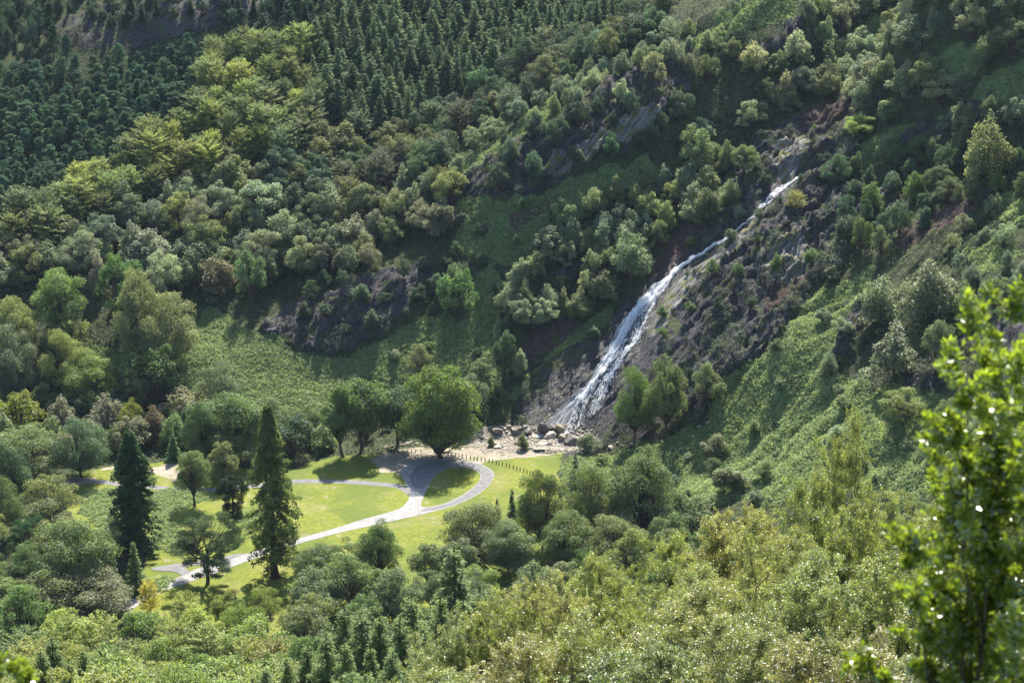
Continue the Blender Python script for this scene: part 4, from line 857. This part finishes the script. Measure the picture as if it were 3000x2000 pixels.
near_stand(['beech', 'open_oak', 'beech', 'oak'], 9.5, (12, 17), .90, [(.165, .185, .045), (.14, .165, .042), (.175, .175, .05), (.11, .15, .04)], (-150, 10), (250, 540), 'yellow green tree in the lower left wood', 'yellow green trees of the lower left wood', lambda tx, ty, bx, by: ty > edge(tx) and tx < 1450)
near_stand(['round', 'oak', 'open_oak'], 8.0, (8, 12), .95, [(.12, .15, .045), (.10, .13, .04), (.14, .155, .05)], (15, 230), (170, 520), 'bushy tree under the bracken slope', 'bushy trees on the near right bank', lambda tx, ty, bx, by: tx > 1650 and ty > 1380 + (tx - 1650) * .02 and ty < 1800)
# ------------------------------------------------------------------ ground cover nobody could count
def scatter(name, mask, n, size, per, L, W, mat, color, label, zlift=.0, seed=1, yr=(395, 980), up=.5, tintsp=.3, height=.5):
    """tufts of leaf faces over the masked ground, joined in one mesh"""
    r = np.random.default_rng(seed); sel = (mask > .5) & (YY > yr[0]) & (YY < yr[1]) & (PX1 > -150) & (PX1 < 3150) & (PY1 > -150)
    dx = np.gradient(GX)[None, :] * np.gradient(GY)[:, None]; wgt = (dx * sel).ravel(); idx = r.choice(wgt.size, n, p=wgt / wgt.sum())
    jx = (r.random(n) - .5) * np.gradient(GX)[idx % len(GX)]; jy = (r.random(n) - .5) * np.gradient(GY)[idx // len(GX)]
    x = XX.ravel()[idx] + jx; y = YY.ravel()[idx] + jy; z = hgt(x, y); p = Plant(seed); sz = size * (.5 + r.random(n) ** 1.5)
    c = np.repeat(np.stack([x, y, z], 1), per, 0); s_ = np.repeat(sz, per)[:, None]; d = unit(r.normal(size=(n * per, 3)) + [0, 0, .6]); d[:, 2] = np.abs(d[:, 2]) * height * 2
    p.leaves(c + d * s_ + [0, 0, zlift], unit(d + r.normal(size=d.shape) * .6 + [0, 0, up]), L, W, None, np.repeat(.5 + (r.random(n) - .5) * tintsp * 2, per))
    v, f, t = p.crown_arrays(); me = mesh_np(name, v, f, 4, [mat], tint=t); o = link(name, me, kind='stuff', label=label); o.color = (*color, 1); return o
gen = (1 - np.maximum(np.maximum(m_rock, m_lawn), np.maximum(m_sand, m_brack))) * (wet < .2)
brk = m_brack * (1 - m_rock) * (1 - m_lawn) * (wet < .2)
brk_area = brk * (YY < 1100)  # all bracken ground in range, one tuft colour throughout
scatter('bracken', brk_area, 60000, .85, 5, .42, .16, M_FERN, (.19, .24, .09), 'green bracken covering the open slopes', .05, 3, height=.35)
scatter('undergrowth', gen * (PY1 < 2100), 42000, 1.5, 9, .30, .17, M_LEAF, (.065, .085, .03), 'low dark undergrowth between the trees', 0, 4, height=.4, yr=(150, 980))
scatter('heather', np.maximum(m_heath, 0) * (wet < .1), 5000, .6, 8, .16, .07, M_FERN, (.115, .075, .070), 'purple brown heather on the rocks', 0, 5)
clefts = (m_rock > .5) * (fbm(XX / 7, YY / 7, 81) > .53) * (wet < .1) * (m_pale < .4)
scatter('rock_grass', clefts, 9000, .7, 7, .22, .08, M_FERN, (.075, .080, .032), 'tufts of grass and moss growing in the rock clefts', 0, 6)
scatter('rock_shrubbery', (m_rock > .5) * (fbm(XX / 11, YY / 11, 85) > .60) * (wet < .1) * (m_pale < .4) * 1.0, 2600, 1.5, 22, .26, .14, M_LEAF, (.045, .070, .030), 'small dark shrubs clinging to the cliffs', 0, 7, height=.6)
# ------------------------------------------------------------------ the falls
def falls():
    K = 260; q = fall_g; s_ = np.concatenate([[0], np.cumsum(np.hypot(*np.diff(q[:, :2], axis=0).T))]); t = np.linspace(0, s_[-1], K)
    cx = np.interp(t, s_, q[:, 0]); cy = np.interp(t, s_, q[:, 1]); hw = np.interp(t, s_, q[:, 2])
    ker = np.ones(9) / 9
    cx = np.convolve(np.pad(cx, 4, 'edge'), ker, 'valid'); cy = np.convolve(np.pad(cy, 4, 'edge'), ker, 'valid')
    tx = np.gradient(cx); ty = np.gradient(cy); l = np.hypot(tx, ty); Nx = np.ones(K) * 1.0; Ny = np.zeros(K)   # spread across the view of the face
    u = np.linspace(-1, 1, 56); U, T = np.meshgrid(u, t)
    wob = (fbm(T / 14, U * 1.5, 91) - .5) * .25 * sstep(30, 60, T)
    X = cx[:, None] + (U + wob) * hw[:, None]; Y = cy[:, None] + U * hw[:, None] * .28
    Z = hgt(X, Y) + .35 + .35 * (fbm(U * 5 + 3, T / 5, 93) - .3)
    n = T / s_[-1]
    dens = np.interp(n, [0, .08, .16, .22, .30, .36, .44, .50, .60, .68, .78, .90, 1], [.10, .28, .75, .45, .22, .45, 1.15, 1.35, 1.15, .95, .75, .66, .60])[:]
    left = np.exp(-((U + .42) / .30) ** 2); rgt = np.exp(-((U - .62) / .16) ** 2)
    spread = sstep(.55, .75, n); d = dens * (1 - spread) + spread * (.16 + .66 * left * sstep(1.15, .7, n) + .36 * rgt + .20 * (U < .2))
    d = d - sstep(.80, 1.0, np.abs(U)) * .5
    m, nt = new_mat('falling_water'); N = NT(nt)
    a = N.attr('flow'); sepx = N.node('ShaderNodeSeparateXYZ'); N.link(a.outputs['Vector'], sepx.inputs[0])
    cmb = N.node('ShaderNodeCombineXYZ'); N.link(N.math('MULTIPLY', sepx.outputs[0], 9.0), cmb.inputs[0]); N.link(N.math('MULTIPLY', sepx.outputs[1], .055), cmb.inputs[1])
    n1 = N.noise(cmb.outputs[0], 1.0, 5, .62)
    cm2 = N.node('ShaderNodeCombineXYZ'); N.link(N.math('MULTIPLY', sepx.outputs[0], 30.0), cm2.inputs[0]); N.link(N.math('MULTIPLY', sepx.outputs[1], .16), cm2.inputs[1]); n2 = N.noise(cm2.outputs[0], 1.0, 3, .6)
    nn = N.math('ADD', N.math('MULTIPLY', n1, .62), N.math('MULTIPLY', n2, .38))
    al = N.ramp(N.math('ADD', N.math('SUBTRACT', nn, .5), N.math('MULTIPLY', N.attr('dens').outputs['Fac'], .5)), .13, .52)
    bs = N.node('ShaderNodeBsdfDiffuse'); bs.inputs[0].default_value = (.93, .94, .95, 1); tr = N.node('ShaderNodeBsdfTranslucent'); tr.inputs[0].default_value = (.95, .95, .95, 1)
    mw = N.node('ShaderNodeMixShader'); mw.inputs[0].default_value = .6; N.link(bs.outputs[0], mw.inputs[1]); N.link(tr.outputs[0], mw.inputs[2])
    tp = N.node('ShaderNodeBsdfTransparent'); mx = N.node('ShaderNodeMixShader'); N.link(al, mx.inputs[0]); N.link(tp.outputs[0], mx.inputs[1]); N.link(mw.outputs[0], mx.inputs[2])
    o = N.node('ShaderNodeOutputMaterial'); N.link(mx.outputs[0], o.inputs[0])
    ob = grid_obj('waterfall', X, Y, Z, m, {'dens': d}); del ob['kind']; me = ob.data
    at_ = me.attributes.new('flow', 'FLOAT_VECTOR', 'POINT'); fl = np.stack([(U * np.maximum(hw[:, None], 1.2) / 7.0), T, 0 * T], -1).reshape(-1, 3).astype(np.float32); at_.data.foreach_set('vector', fl.ravel())
    r = np.random.default_rng(77); K2 = 16000; W_ = (np.clip(d, .02, 1.2) ** 1.3 * hw[:, None]).ravel(); idx = r.choice(W_.size, K2, p=W_ / W_.sum()); ii, jj = idx // d.shape[1], idx % d.shape[1]
    lane = vnoise(U.ravel()[idx] * 7 + 2 * vnoise(T.ravel()[idx] / 12, T.ravel()[idx] * 0, 5), T.ravel()[idx] / 30, 97) > .46; idx = idx[lane]; ii, jj = idx // d.shape[1], idx % d.shape[1]
    i2 = np.clip(ii + 3, 0, K - 1); P0 = np.stack([X[ii, jj], Y[ii, jj], Z[ii, jj]], 1); P1 = np.stack([X[i2, jj], Y[i2, jj], Z[i2, jj]], 1); fl_ = unit(P1 - P0 + 1e-6)
    sp = Plant(78); off = r.normal(size=(len(idx), 3)) * np.array([.25, .25, .2]) + [0, 0, .3]; nn_ = unit(r.normal(size=(len(idx), 3)) * .8 + [0, .3, .9]); nn_ = unit(nn_ - (nn_ * fl_).sum(1)[:, None] * fl_)
    sp.leaves(P0 + off, nn_, .75, .10, np.cross(fl_, nn_)); v_, f_, t_ = sp.crown_arrays(); mf, nt3 = new_mat('white_foam'); N3 = NT(nt3); b3 = N3.node('ShaderNodeBsdfDiffuse'); b3.inputs[0].default_value = (.93, .94, .95, 1); t3 = N3.node('ShaderNodeBsdfTranslucent'); t3.inputs[0].default_value = (.95, .95, .95, 1)
    m3 = N3.node('ShaderNodeMixShader'); m3.inputs[0].default_value = .5; N3.link(b3.outputs[0], m3.inputs[1]); N3.link(t3.outputs[0], m3.inputs[2]); o3 = N3.node('ShaderNodeOutputMaterial'); N3.link(m3.outputs[0], o3.inputs[0])
    link('foam_streaks', mesh_np('foam_streaks', v_, f_, 4, [mf], tint=t_), ob)
    ob['label'] = 'white waterfall fanning out down the dark rock face to the boulders'; ob['category'] = 'waterfall'
falls()
# ------------------------------------------------------------------ boulders
def rock_mesh(seed, flat=.7):
    import bmesh
    r = np.random.default_rng(seed); bm = bmesh.new(); bmesh.ops.create_icosphere(bm, subdivisions=3, radius=1.0)
    planes = [(unit(r.normal(size=3) * np.array([1, 1, .8])), .55 + .3 * r.random()) for _ in range(11)]
    for v in bm.verts:
        p = np.array(v.co)
        for n_, d_ in planes:
            k = p @ n_
            if k > d_: p = p - n_ * (k - d_) * .92
        p += r.normal(size=3) * .018; p[2] *= flat; v.co = p
    me = bpy.data.meshes.new('boulder'); bm.to_mesh(me); bm.free(); me.materials.append(M_STONE); return me
def stone_material():
    m, nt = new_mat('weathered_stone'); N = NT(nt); tc = N.node('ShaderNodeTexCoord').outputs['Object']; oi = N.node('ShaderNodeObjectInfo')
    n = N.noise(tc, 2.2, 6, .65); n2 = N.noise(tc, 6, 3); c = N.mix(N.ramp(n, .36, .62), (.55, .5, .45), (1.0, .97, .93)); c = N.mix(N.math('MULTIPLY', N.ramp(n2, .55, .7), .6), c, (.45, .47, .22))
    mu = N.node('ShaderNodeMix', data_type='RGBA', blend_type='MULTIPLY'); mu.inputs[0].default_value = 1; N.link(c, mu.inputs[6]); N.link(oi.outputs['Color'], mu.inputs[7])
    b = N.node('ShaderNodeBump'); b.inputs['Strength'].default_value = .6; b.inputs['Distance'].default_value = .3; N.link(n, b.inputs['Height'])
    bs = N.node('ShaderNodeBsdfPrincipled'); N.link(mu.outputs[2], bs.inputs['Base Color']); bs.inputs['Roughness'].default_value = .8; N.link(b.outputs[0], bs.inputs['Normal'])
    o = N.node('ShaderNodeOutputMaterial'); N.link(bs.outputs[0], o.inputs[0]); return m
M_STONE = stone_material(); RK = [rock_mesh(200 + i, [.62, .8, .5, .7, .9, .55][i]) for i in range(6)]
def boulder(px, py, w_px, asp, col, label, var, group=None, rot=None, tilt=0.0):
    q = march(px, py, hgt, 380); mp = (q[1] * cp - (q[2] - H) * sp) / F; w_ = w_px * mp * (.72 if group else .92)
    o = bpy.data.objects.new('boulder', RK[var]); COL.objects.link(o); o.location = (q[0], q[1], q[2] + w_ * .12); o.scale = (w_ * .5, w_ * .5, w_ * .5 * asp)
    o.rotation_euler = (rs.uniform(-.2, .2), tilt, rs.random() * 6.28 if rot is None else rot); o.color = (*col, 1); o['label'] = label; o['category'] = 'boulder'
    if group: o['group'] = group
DK = (.09, .08, .07); LT = (.36, .32, .27); MD = (.24, .21, .17)
for a in [(1590, 1268, 46, 1.7, DK, 'large dark square boulder at the foot of the falls', 4), (1618, 1262, 40, 1.4, DK, 'dark rounded boulder touching the falling water', 1), (1640, 1262, 34, 1.5, (.28, .25, .16), 'mossy upright boulder at the left edge of the fall', 4),
          (1612, 1282, 52, 1.2, LT, 'pale cracked boulder below the dark square one', 0), (1646, 1290, 34, 2.0, MD, 'leaning wedge shaped boulder with tan face', 1), (1680, 1298, 66, 1.0, (.17, .15, .145), 'wide dark slab boulder right of the water', 3),
          (1455, 1264, 44, .9, MD, 'tan boulder at the top of the left pile', 0), (1512, 1262, 40, 1.0, MD, 'humped grey tan boulder in the middle of the pile', 1), (1608, 1298, 30, .9, (.42, .38, .33), 'whitest rounded boulder near the falls', 3),
          (1456, 1310, 30, .7, (.42, .38, .33), 'flat white boulder on the sand', 2), (1590, 1302, 34, .5, (.40, .36, .30), 'flat cream slab below the boulder pile', 2), (1580, 1318, 42, .4, MD, 'long tan slab lying on the sand', 5),
          (1545, 1268, 36, .8, DK, 'dark low boulder in the middle of the stream bed', 3), (1705, 1284, 36, 1.0, (.2, .17, .15), 'small dark boulder at the right of the water', 0)]: boulder(*a)
RP = [(1380, 1262), (1440, 1244), (1560, 1250), (1640, 1262), (1720, 1296), (1690, 1312), (1620, 1310), (1500, 1318), (1430, 1304), (1362, 1298)]
pts = []
while len(pts) < 120:
    x_, y_ = rs.uniform(1360, 1720), rs.uniform(1244, 1318)
    if inside(x_, y_, RP): pts.append((x_, y_))
labs = rank_label('pale tan boulder in the stream bed pile', pts)
for (x_, y_), lab in zip(pts, labs): boulder(x_, y_, rs.choice([9, 11, 13, 15, 18, 24]), rs.uniform(.6, 1.1), rs.choice([LT, LT, MD, (.28, .26, .23), (.42, .39, .34)]), lab, rs.randrange(6), 'boulders of the stream bed')
pts = [(1180, 1305), (1195, 1300), (1210, 1308), (1222, 1300), (1236, 1306), (1150, 1308), (1132, 1312), (1205, 1296), (1760, 1312), (1790, 1310), (1820, 1306), (1850, 1302), (1880, 1310), (1775, 1300), (1810, 1296), (2218, 1240), (2050, 1250), (2075, 1240), (2790, 1260)]
labs = rank_label('weathered boulder on the stream bank or slope', pts)
for (x_, y_), lab in zip(pts, labs): boulder(x_, y_, rs.choice([16, 20, 26]), .8, rs.choice([MD, (.3, .27, .24)]), lab, rs.randrange(6), 'scattered bank boulders')
peb = (m_sand > .5) * inside(PX1, PY1, [(1360, 1255), (1760, 1235), (1780, 1318), (1690, 1318), (1480, 1330), (1350, 1310)]); 
def scree():
    r = np.random.default_rng(9); sel = (peb > 0).ravel(); idx = r.choice(np.nonzero(sel)[0], 2600); n = len(idx)
    x = XX.ravel()[idx] + r.normal(size=n); y = YY.ravel()[idx] + r.normal(size=n); z = hgt(x, y); s_ = .12 + .35 * r.random(n) ** 2
    cube = np.array([(a, b, c) for c in (-1, 1) for b in (-1, 1) for a in (-1, 1)], float); F_ = np.array([0, 1, 3, 2, 4, 6, 7, 5, 0, 4, 5, 1, 2, 3, 7, 6, 0, 2, 6, 4, 1, 5, 7, 3])
    v = cube[None] * (s_[:, None, None] * np.array([1, .8, .5])) * (.7 + .5 * r.random((n, 8, 1))); a = r.random(n) * 6.28; ca_, sa_ = np.cos(a)[:, None], np.sin(a)[:, None]
    v = np.stack([v[..., 0] * ca_ - v[..., 1] * sa_, v[..., 0] * sa_ + v[..., 1] * ca_, v[..., 2]], -1) + np.stack([x, y, z + .05], 1)[:, None]
    me = mesh_np('gravel', v.reshape(-1, 3), (F_[None] + np.arange(n)[:, None] * 8).ravel(), 4, [M_STONE]); o = link('gravel', me, kind='stuff', label='loose stones between the boulders of the stream bed'); o.color = (.30, .27, .23, 1)
scree()
m_w, ntw = new_mat('dark_water'); NW = NT(ntw); bw = NW.node('ShaderNodeBsdfPrincipled'); bw.inputs['Base Color'].default_value = (.02, .018, .014, 1); bw.inputs['Roughness'].default_value = .12
bb = NW.node('ShaderNodeBump'); bb.inputs['Strength'].default_value = .4; NW.link(NW.noise(NW.pos(), 1.5, 3), bb.inputs['Height']); NW.link(bb.outputs[0], bw.inputs['Normal']); NW.link(bw.outputs[0], NW.node('ShaderNodeOutputMaterial').inputs[0])
sheet('water', [smooth_poly([(1462, 1252), (1500, 1243), (1560, 1240), (1600, 1250), (1690, 1268), (1712, 1285), (1690, 1296), (1640, 1282), (1590, 1272), (1530, 1264), (1480, 1262)])], .38, m_w)
# ------------------------------------------------------------------ posts
M_POST = plain_material('post_wood', (.035, .025, .02), (.085, .065, .045), 6, .9, .4)
def post_mesh():
    import bmesh
    bm = bmesh.new(); bmesh.ops.create_cone(bm, cap_ends=True, segments=10, radius1=.17, radius2=.15, depth=1.35, matrix=mathutils.Matrix.Translation((0, 0, .60)))
    bmesh.ops.create_cone(bm, cap_ends=True, segments=10, radius1=.13, radius2=.07, depth=.07, matrix=mathutils.Matrix.Translation((0, 0, 1.31)))
    me = bpy.data.meshes.new('post'); bm.to_mesh(me); bm.free(); me.materials.append(M_POST); return me
PM = post_mesh()
def posts(pts, words, grp, sc=1.0):
    n = len(pts); ORD = ['first', 'second', 'third', 'fourth', 'fifth', 'sixth', 'seventh', 'eighth', 'ninth', 'tenth', 'eleventh', 'twelfth', 'thirteenth', 'fourteenth', 'fifteenth', 'sixteenth', 'seventeenth', 'eighteenth', 'nineteenth', 'twentieth', 'twenty-first', 'twenty-second', 'twenty-third', 'twenty-fourth', 'twenty-fifth', 'twenty-sixth']
    for i, (px, py) in enumerate(pts):
        x, y, z = march(px, py, hgt, 500); o = link('wooden_post', PM, label=f'{ORD[i]} post from left of {words}', category='post', group=grp); o.location = (x, y, z); o.scale = (sc, sc, sc * rs.uniform(.92, 1.06)); o.rotation_euler = (rs.uniform(-.04, .04), rs.uniform(-.04, .04), rs.random() * 6)
posts([(1300 + a / 4.704, 1200 + b / 4.704) for a, b in [(312, 668), (367, 678), (418, 690), (465, 695), (518, 700), (571, 710), (625, 718), (673, 726), (725, 746), (762, 752), (809, 766), (861, 778), (907, 794), (957, 812), (1008, 830), (1053, 838), (1104, 856), (1146, 872), (1190, 886), (1232, 891), (1283, 903)]], 'the curved row crossing the lawn', 'posts of the right row')
posts([(1000 + a / 5.88, 1260 + b / 5.88) for a, b in [(112, 402), (175, 390), (240, 385), (475, 350), (550, 352), (628, 352), (708, 355), (785, 360), (980, 368), (1055, 370), (1133, 370), (1205, 374), (1283, 370), (1372, 368), (1893, 425), (1962, 440), (2025, 455), (2080, 465)]], 'the straight row behind the oaks', 'posts of the left row', .85)
posts([(977, 1337)], 'the lawn top, standing alone', 'posts of the left row', .8)
# ------------------------------------------------------------------ bins, person
def bin_():
    import bmesh
    M_BIN = plain_material('rusty_bin', (.10, .035, .02), (.17, .07, .04), 4, .7, .2); M_LID = plain_material('dark_lid', (.02, .015, .012), (.04, .03, .025), 4, .6, .1)
    x, y, z = march(874, 1364, hgt, 500); e = bpy.data.objects.new('litter_bin', None); COL.objects.link(e); e.location = (x, y, z); e['label'] = 'small rusty red litter bin on the grass by the wood edge'; e['category'] = 'bin'
    for nm, r1, r2, d_, zc, m in (('body', .34, .38, 1.0, .5, M_BIN), ('lid', .42, .36, .12, 1.06, M_LID)):
        bm = bmesh.new(); bmesh.ops.create_cone(bm, cap_ends=True, segments=18, radius1=r1, radius2=r2, depth=d_, matrix=mathutils.Matrix.Translation((0, 0, zc))); me = bpy.data.meshes.new(nm); bm.to_mesh(me); bm.free(); me.materials.append(m); link(nm, me, e)
    x, y, z = march(888, 1365, hgt, 500)
    p = Plant(5); p.lobe((0, 0, .95), (.5, .5, .7), 500, .10, .05, .3, .5, .5, .6, -.9); p.limb((0, 0, -.1), (0, 0, 1), .06, .02); d = p.build('young_shrub', M_LEAF, M_BARK); o = link('young_shrub', d['all'], label='dark little shrub standing beside the litter bin', category='shrub'); o.location = (x, y, z); o.color = (.04, .06, .03, 1)
    x, y, z = march(1146, 1322, hgt, 500); M_LOG = M_BARK
    bm = bmesh.new(); bmesh.ops.create_cone(bm, cap_ends=True, segments=12, radius1=.45, radius2=.38, depth=2.6, matrix=mathutils.Matrix.Rotation(PI / 2, 4, 'Y')); bmesh.ops.subdivide_edges(bm, edges=bm.edges[:], cuts=2)
    for v in bm.verts: v.co += mathutils.Vector([rs.uniform(-.05, .05) for _ in range(3)])
    me = bpy.data.meshes.new('log'); bm.to_mesh(me); bm.free(); me.materials.append(M_LOG); o = link('fallen_log', me, label='short dark log lying in the gap of the left post row', category='log'); o.location = (x, y, z + .35)
bin_()
def person():
    x, y, z = march(1168.5, 1315.5, hgt, 500)
    V = [(0, 0, .95), (0, 0, 1.15), (0, 0, 1.38), (0, 0, 1.50), (0, -.01, 1.62), (0, 0, 1.72), (-.10, 0, .90), (-.12, .05, .50), (-.12, .10, .06), (-.12, .0, .03), (.10, 0, .90), (.11, -.08, .50), (.11, -.12, .06), (.11, -.22, .03), (-.19, 0, 1.40), (-.25, .03, 1.12), (-.22, -.08, .90), (.19, 0, 1.40), (.25, -.02, 1.12), (.20, -.16, .95), (-.22, -.11, .82), (.19, -.2, .88)]
    E = [(0, 1), (1, 2), (2, 3), (3, 4), (4, 5), (0, 6), (6, 7), (7, 8), (8, 9), (0, 10), (10, 11), (11, 12), (12, 13), (2, 14), (14, 15), (15, 16), (16, 20), (2, 17), (17, 18), (18, 19), (19, 21)]
    RR = [.15, .14, .15, .06, .10, .09, .10, .065, .045, .04, .10, .065, .045, .04, .07, .05, .035, .07, .05, .035, .035, .035]
    me = bpy.data.meshes.new('person'); me.from_pydata(V, E, []); o = link('person', me, label='person in pale top and dark trousers standing behind the left post row', category='person'); o.location = (x, y, z)
    o.modifiers.new('skin', 'SKIN'); o.modifiers.new('smooth', 'SUBSURF').levels = 1; me.skin_vertices[0].data[0].use_root = True
    for i, r_ in enumerate(RR): me.skin_vertices[0].data[i].radius = (r_, r_ * .75)
    m, nt = new_mat('person_colours'); N = NT(nt); tc = N.node('ShaderNodeTexCoord'); s_ = N.node('ShaderNodeSeparateXYZ'); N.link(tc.outputs['Object'], s_.inputs[0])
    c = N.mix(N.math('GREATER_THAN', s_.outputs[2], .98), (.025, .03, .05), (.45, .47, .52)); c = N.mix(N.math('GREATER_THAN', s_.outputs[2], 1.50), c, (.42, .28, .22)); c = N.mix(N.math('GREATER_THAN', s_.outputs[2], 1.70), c, (.05, .035, .025))
    bs = N.node('ShaderNodeBsdfPrincipled'); N.link(c, bs.inputs['Base Color']); bs.inputs['Roughness'].default_value = .8; oo = N.node('ShaderNodeOutputMaterial'); N.link(bs.outputs[0], oo.inputs[0]); me.materials.append(m)
person()
# ------------------------------------------------------------------ the nearest shrub, a few metres from the lens
def laurel(seed, spots, Y, label, name='laurel_shrub'):
    """upright leafy shoots; spots = (tip px, tip py, spread px)"""
    p = Plant(seed); r = p.r; x0, _, _ = at(spots[0][0], 1900, Y); zg = float(hgt(x0, Y)); org = np.array([x0, Y, zg])
    for (px, py, sp_, L_) in spots:
        tip = np.array(at(px, py, Y + r.normal() * .5)) - org; base = np.array([tip[0] * .55 + r.normal() * .1, r.normal() * .3, max(0.0, tip[2] - L_ * 1.6)]); root = np.array([r.normal() * .15, r.normal() * .15, -.1])
        q = p.limb(root, base, .02, .010, .02, 6, 6); q = p.limb(base, tip, .009, .003, .05, 5, 10, .02)
        for j in range(int(9 * L_) + 5):
            o = q[min(9, int(2 + 8 * r.random()))]; e = o + unit(r.normal(size=3) + np.array([0, 0, .9])) * (.12 + .30 * r.random()) * sp_; p.limb(o, e, .004, .002, .05, 4, 5)
            m = 66; t = r.random((m, 1)) ** .7; c = o + (e - o) * t; dr = unit(r.normal(size=(m, 3)) + np.array([0, 0, .55])); c = c + dr * .05
            p.leaves(c, unit(np.cross(dr, r.normal(size=(m, 3)))), .038, .016, np.cross(dr, np.cross(dr, r.normal(size=(m, 3)))) , .3 + .5 * r.random())
    d = p.build(name, M_SHINE, M_BARK, False); e = bpy.data.objects.new(name, None); COL.objects.link(e); e.location = org; e['label'] = label; e['category'] = 'shrub'
    for k, dd in (('stems', d['trunk']), ('foliage', d['crown'])): o = link(k, dd, e); o.color = (.17, .225, .030, 1)
LS = [(2960, 935, .8, 1.6), (2830, 1000, .8, 1.5), (2900, 1110, .9, 1.5), (2780, 1085, .6, .9), (2985, 1080, 1.0, 1.8), (2800, 1240, .7, 1.2), (2870, 1300, 1.0, 1.6), (2960, 1290, 1.1, 1.6), (2790, 1400, .8, 1.2), (2730, 1430, .7, .9), (2860, 1480, 1.0, 1.4), (2960, 1460, 1.1, 1.5), (2640, 1612, .7, .8), (2720, 1650, .8, 1.0), (2800, 1640, 1.0, 1.3), (2900, 1650, 1.1, 1.5), (2980, 1640, 1.1, 1.5), (2780, 1790, 1.0, 1.1), (2880, 1830, 1.1, 1.2), (2970, 1830, 1.1, 1.2), (2700, 1760, .7, .8), (2560, 1975, .6, .4), (2670, 1965, .7, .4), (2790, 1950, 1.0, .6), (2900, 1960, 1.0, .6), (3080, 1200, 1.1, 1.6), (3080, 1500, 1.1, 1.6), (3080, 1800, 1.1, 1.4)]
laurel(300, LS, 14.0, 'bright glossy leaved shrub closest to the viewer at the right edge')
laurel(301, [(5, 1940, .4, .4), (30, 1975, .4, .3), (-40, 1910, .5, .5)], 15.0, 'tip of a glossy leaved shrub poking in at the lower left corner')
print('WOODS', COUNT)
# ------------------------------------------------------------------ the air
def haze():
    import bmesh
    bm = bmesh.new(); bmesh.ops.create_cube(bm, size=1.0); me = bpy.data.meshes.new('haze'); bm.to_mesh(me); bm.free()
    lo = float(Z1.min()) - 1.5; hi = max(float(Z1.max()), H) + 12
    m, nt = new_mat('air'); N = NT(nt); v = N.node('ShaderNodeVolumePrincipled'); v.inputs['Color'].default_value = (.62, .80, 1.0, 1); v.inputs['Density'].default_value = HAZE; v.inputs['Anisotropy'].default_value = 0.0
    o = N.node('ShaderNodeOutputMaterial'); N.link(v.outputs[0], o.inputs[1]); me.materials.append(m)
    ob = link('haze', me, kind='stuff', label='thin summer haze filling the valley air'); ob.scale = (GX[-1] - GX[0] + 40, GY[-1] - GY[0] + 60, hi - lo); ob.location = ((GX[-1] + GX[0]) / 2, (GY[-1] + GY[0]) / 2, (hi + lo) / 2)
HAZE = .000018
haze()
SC.cycles.volume_bounces = 0
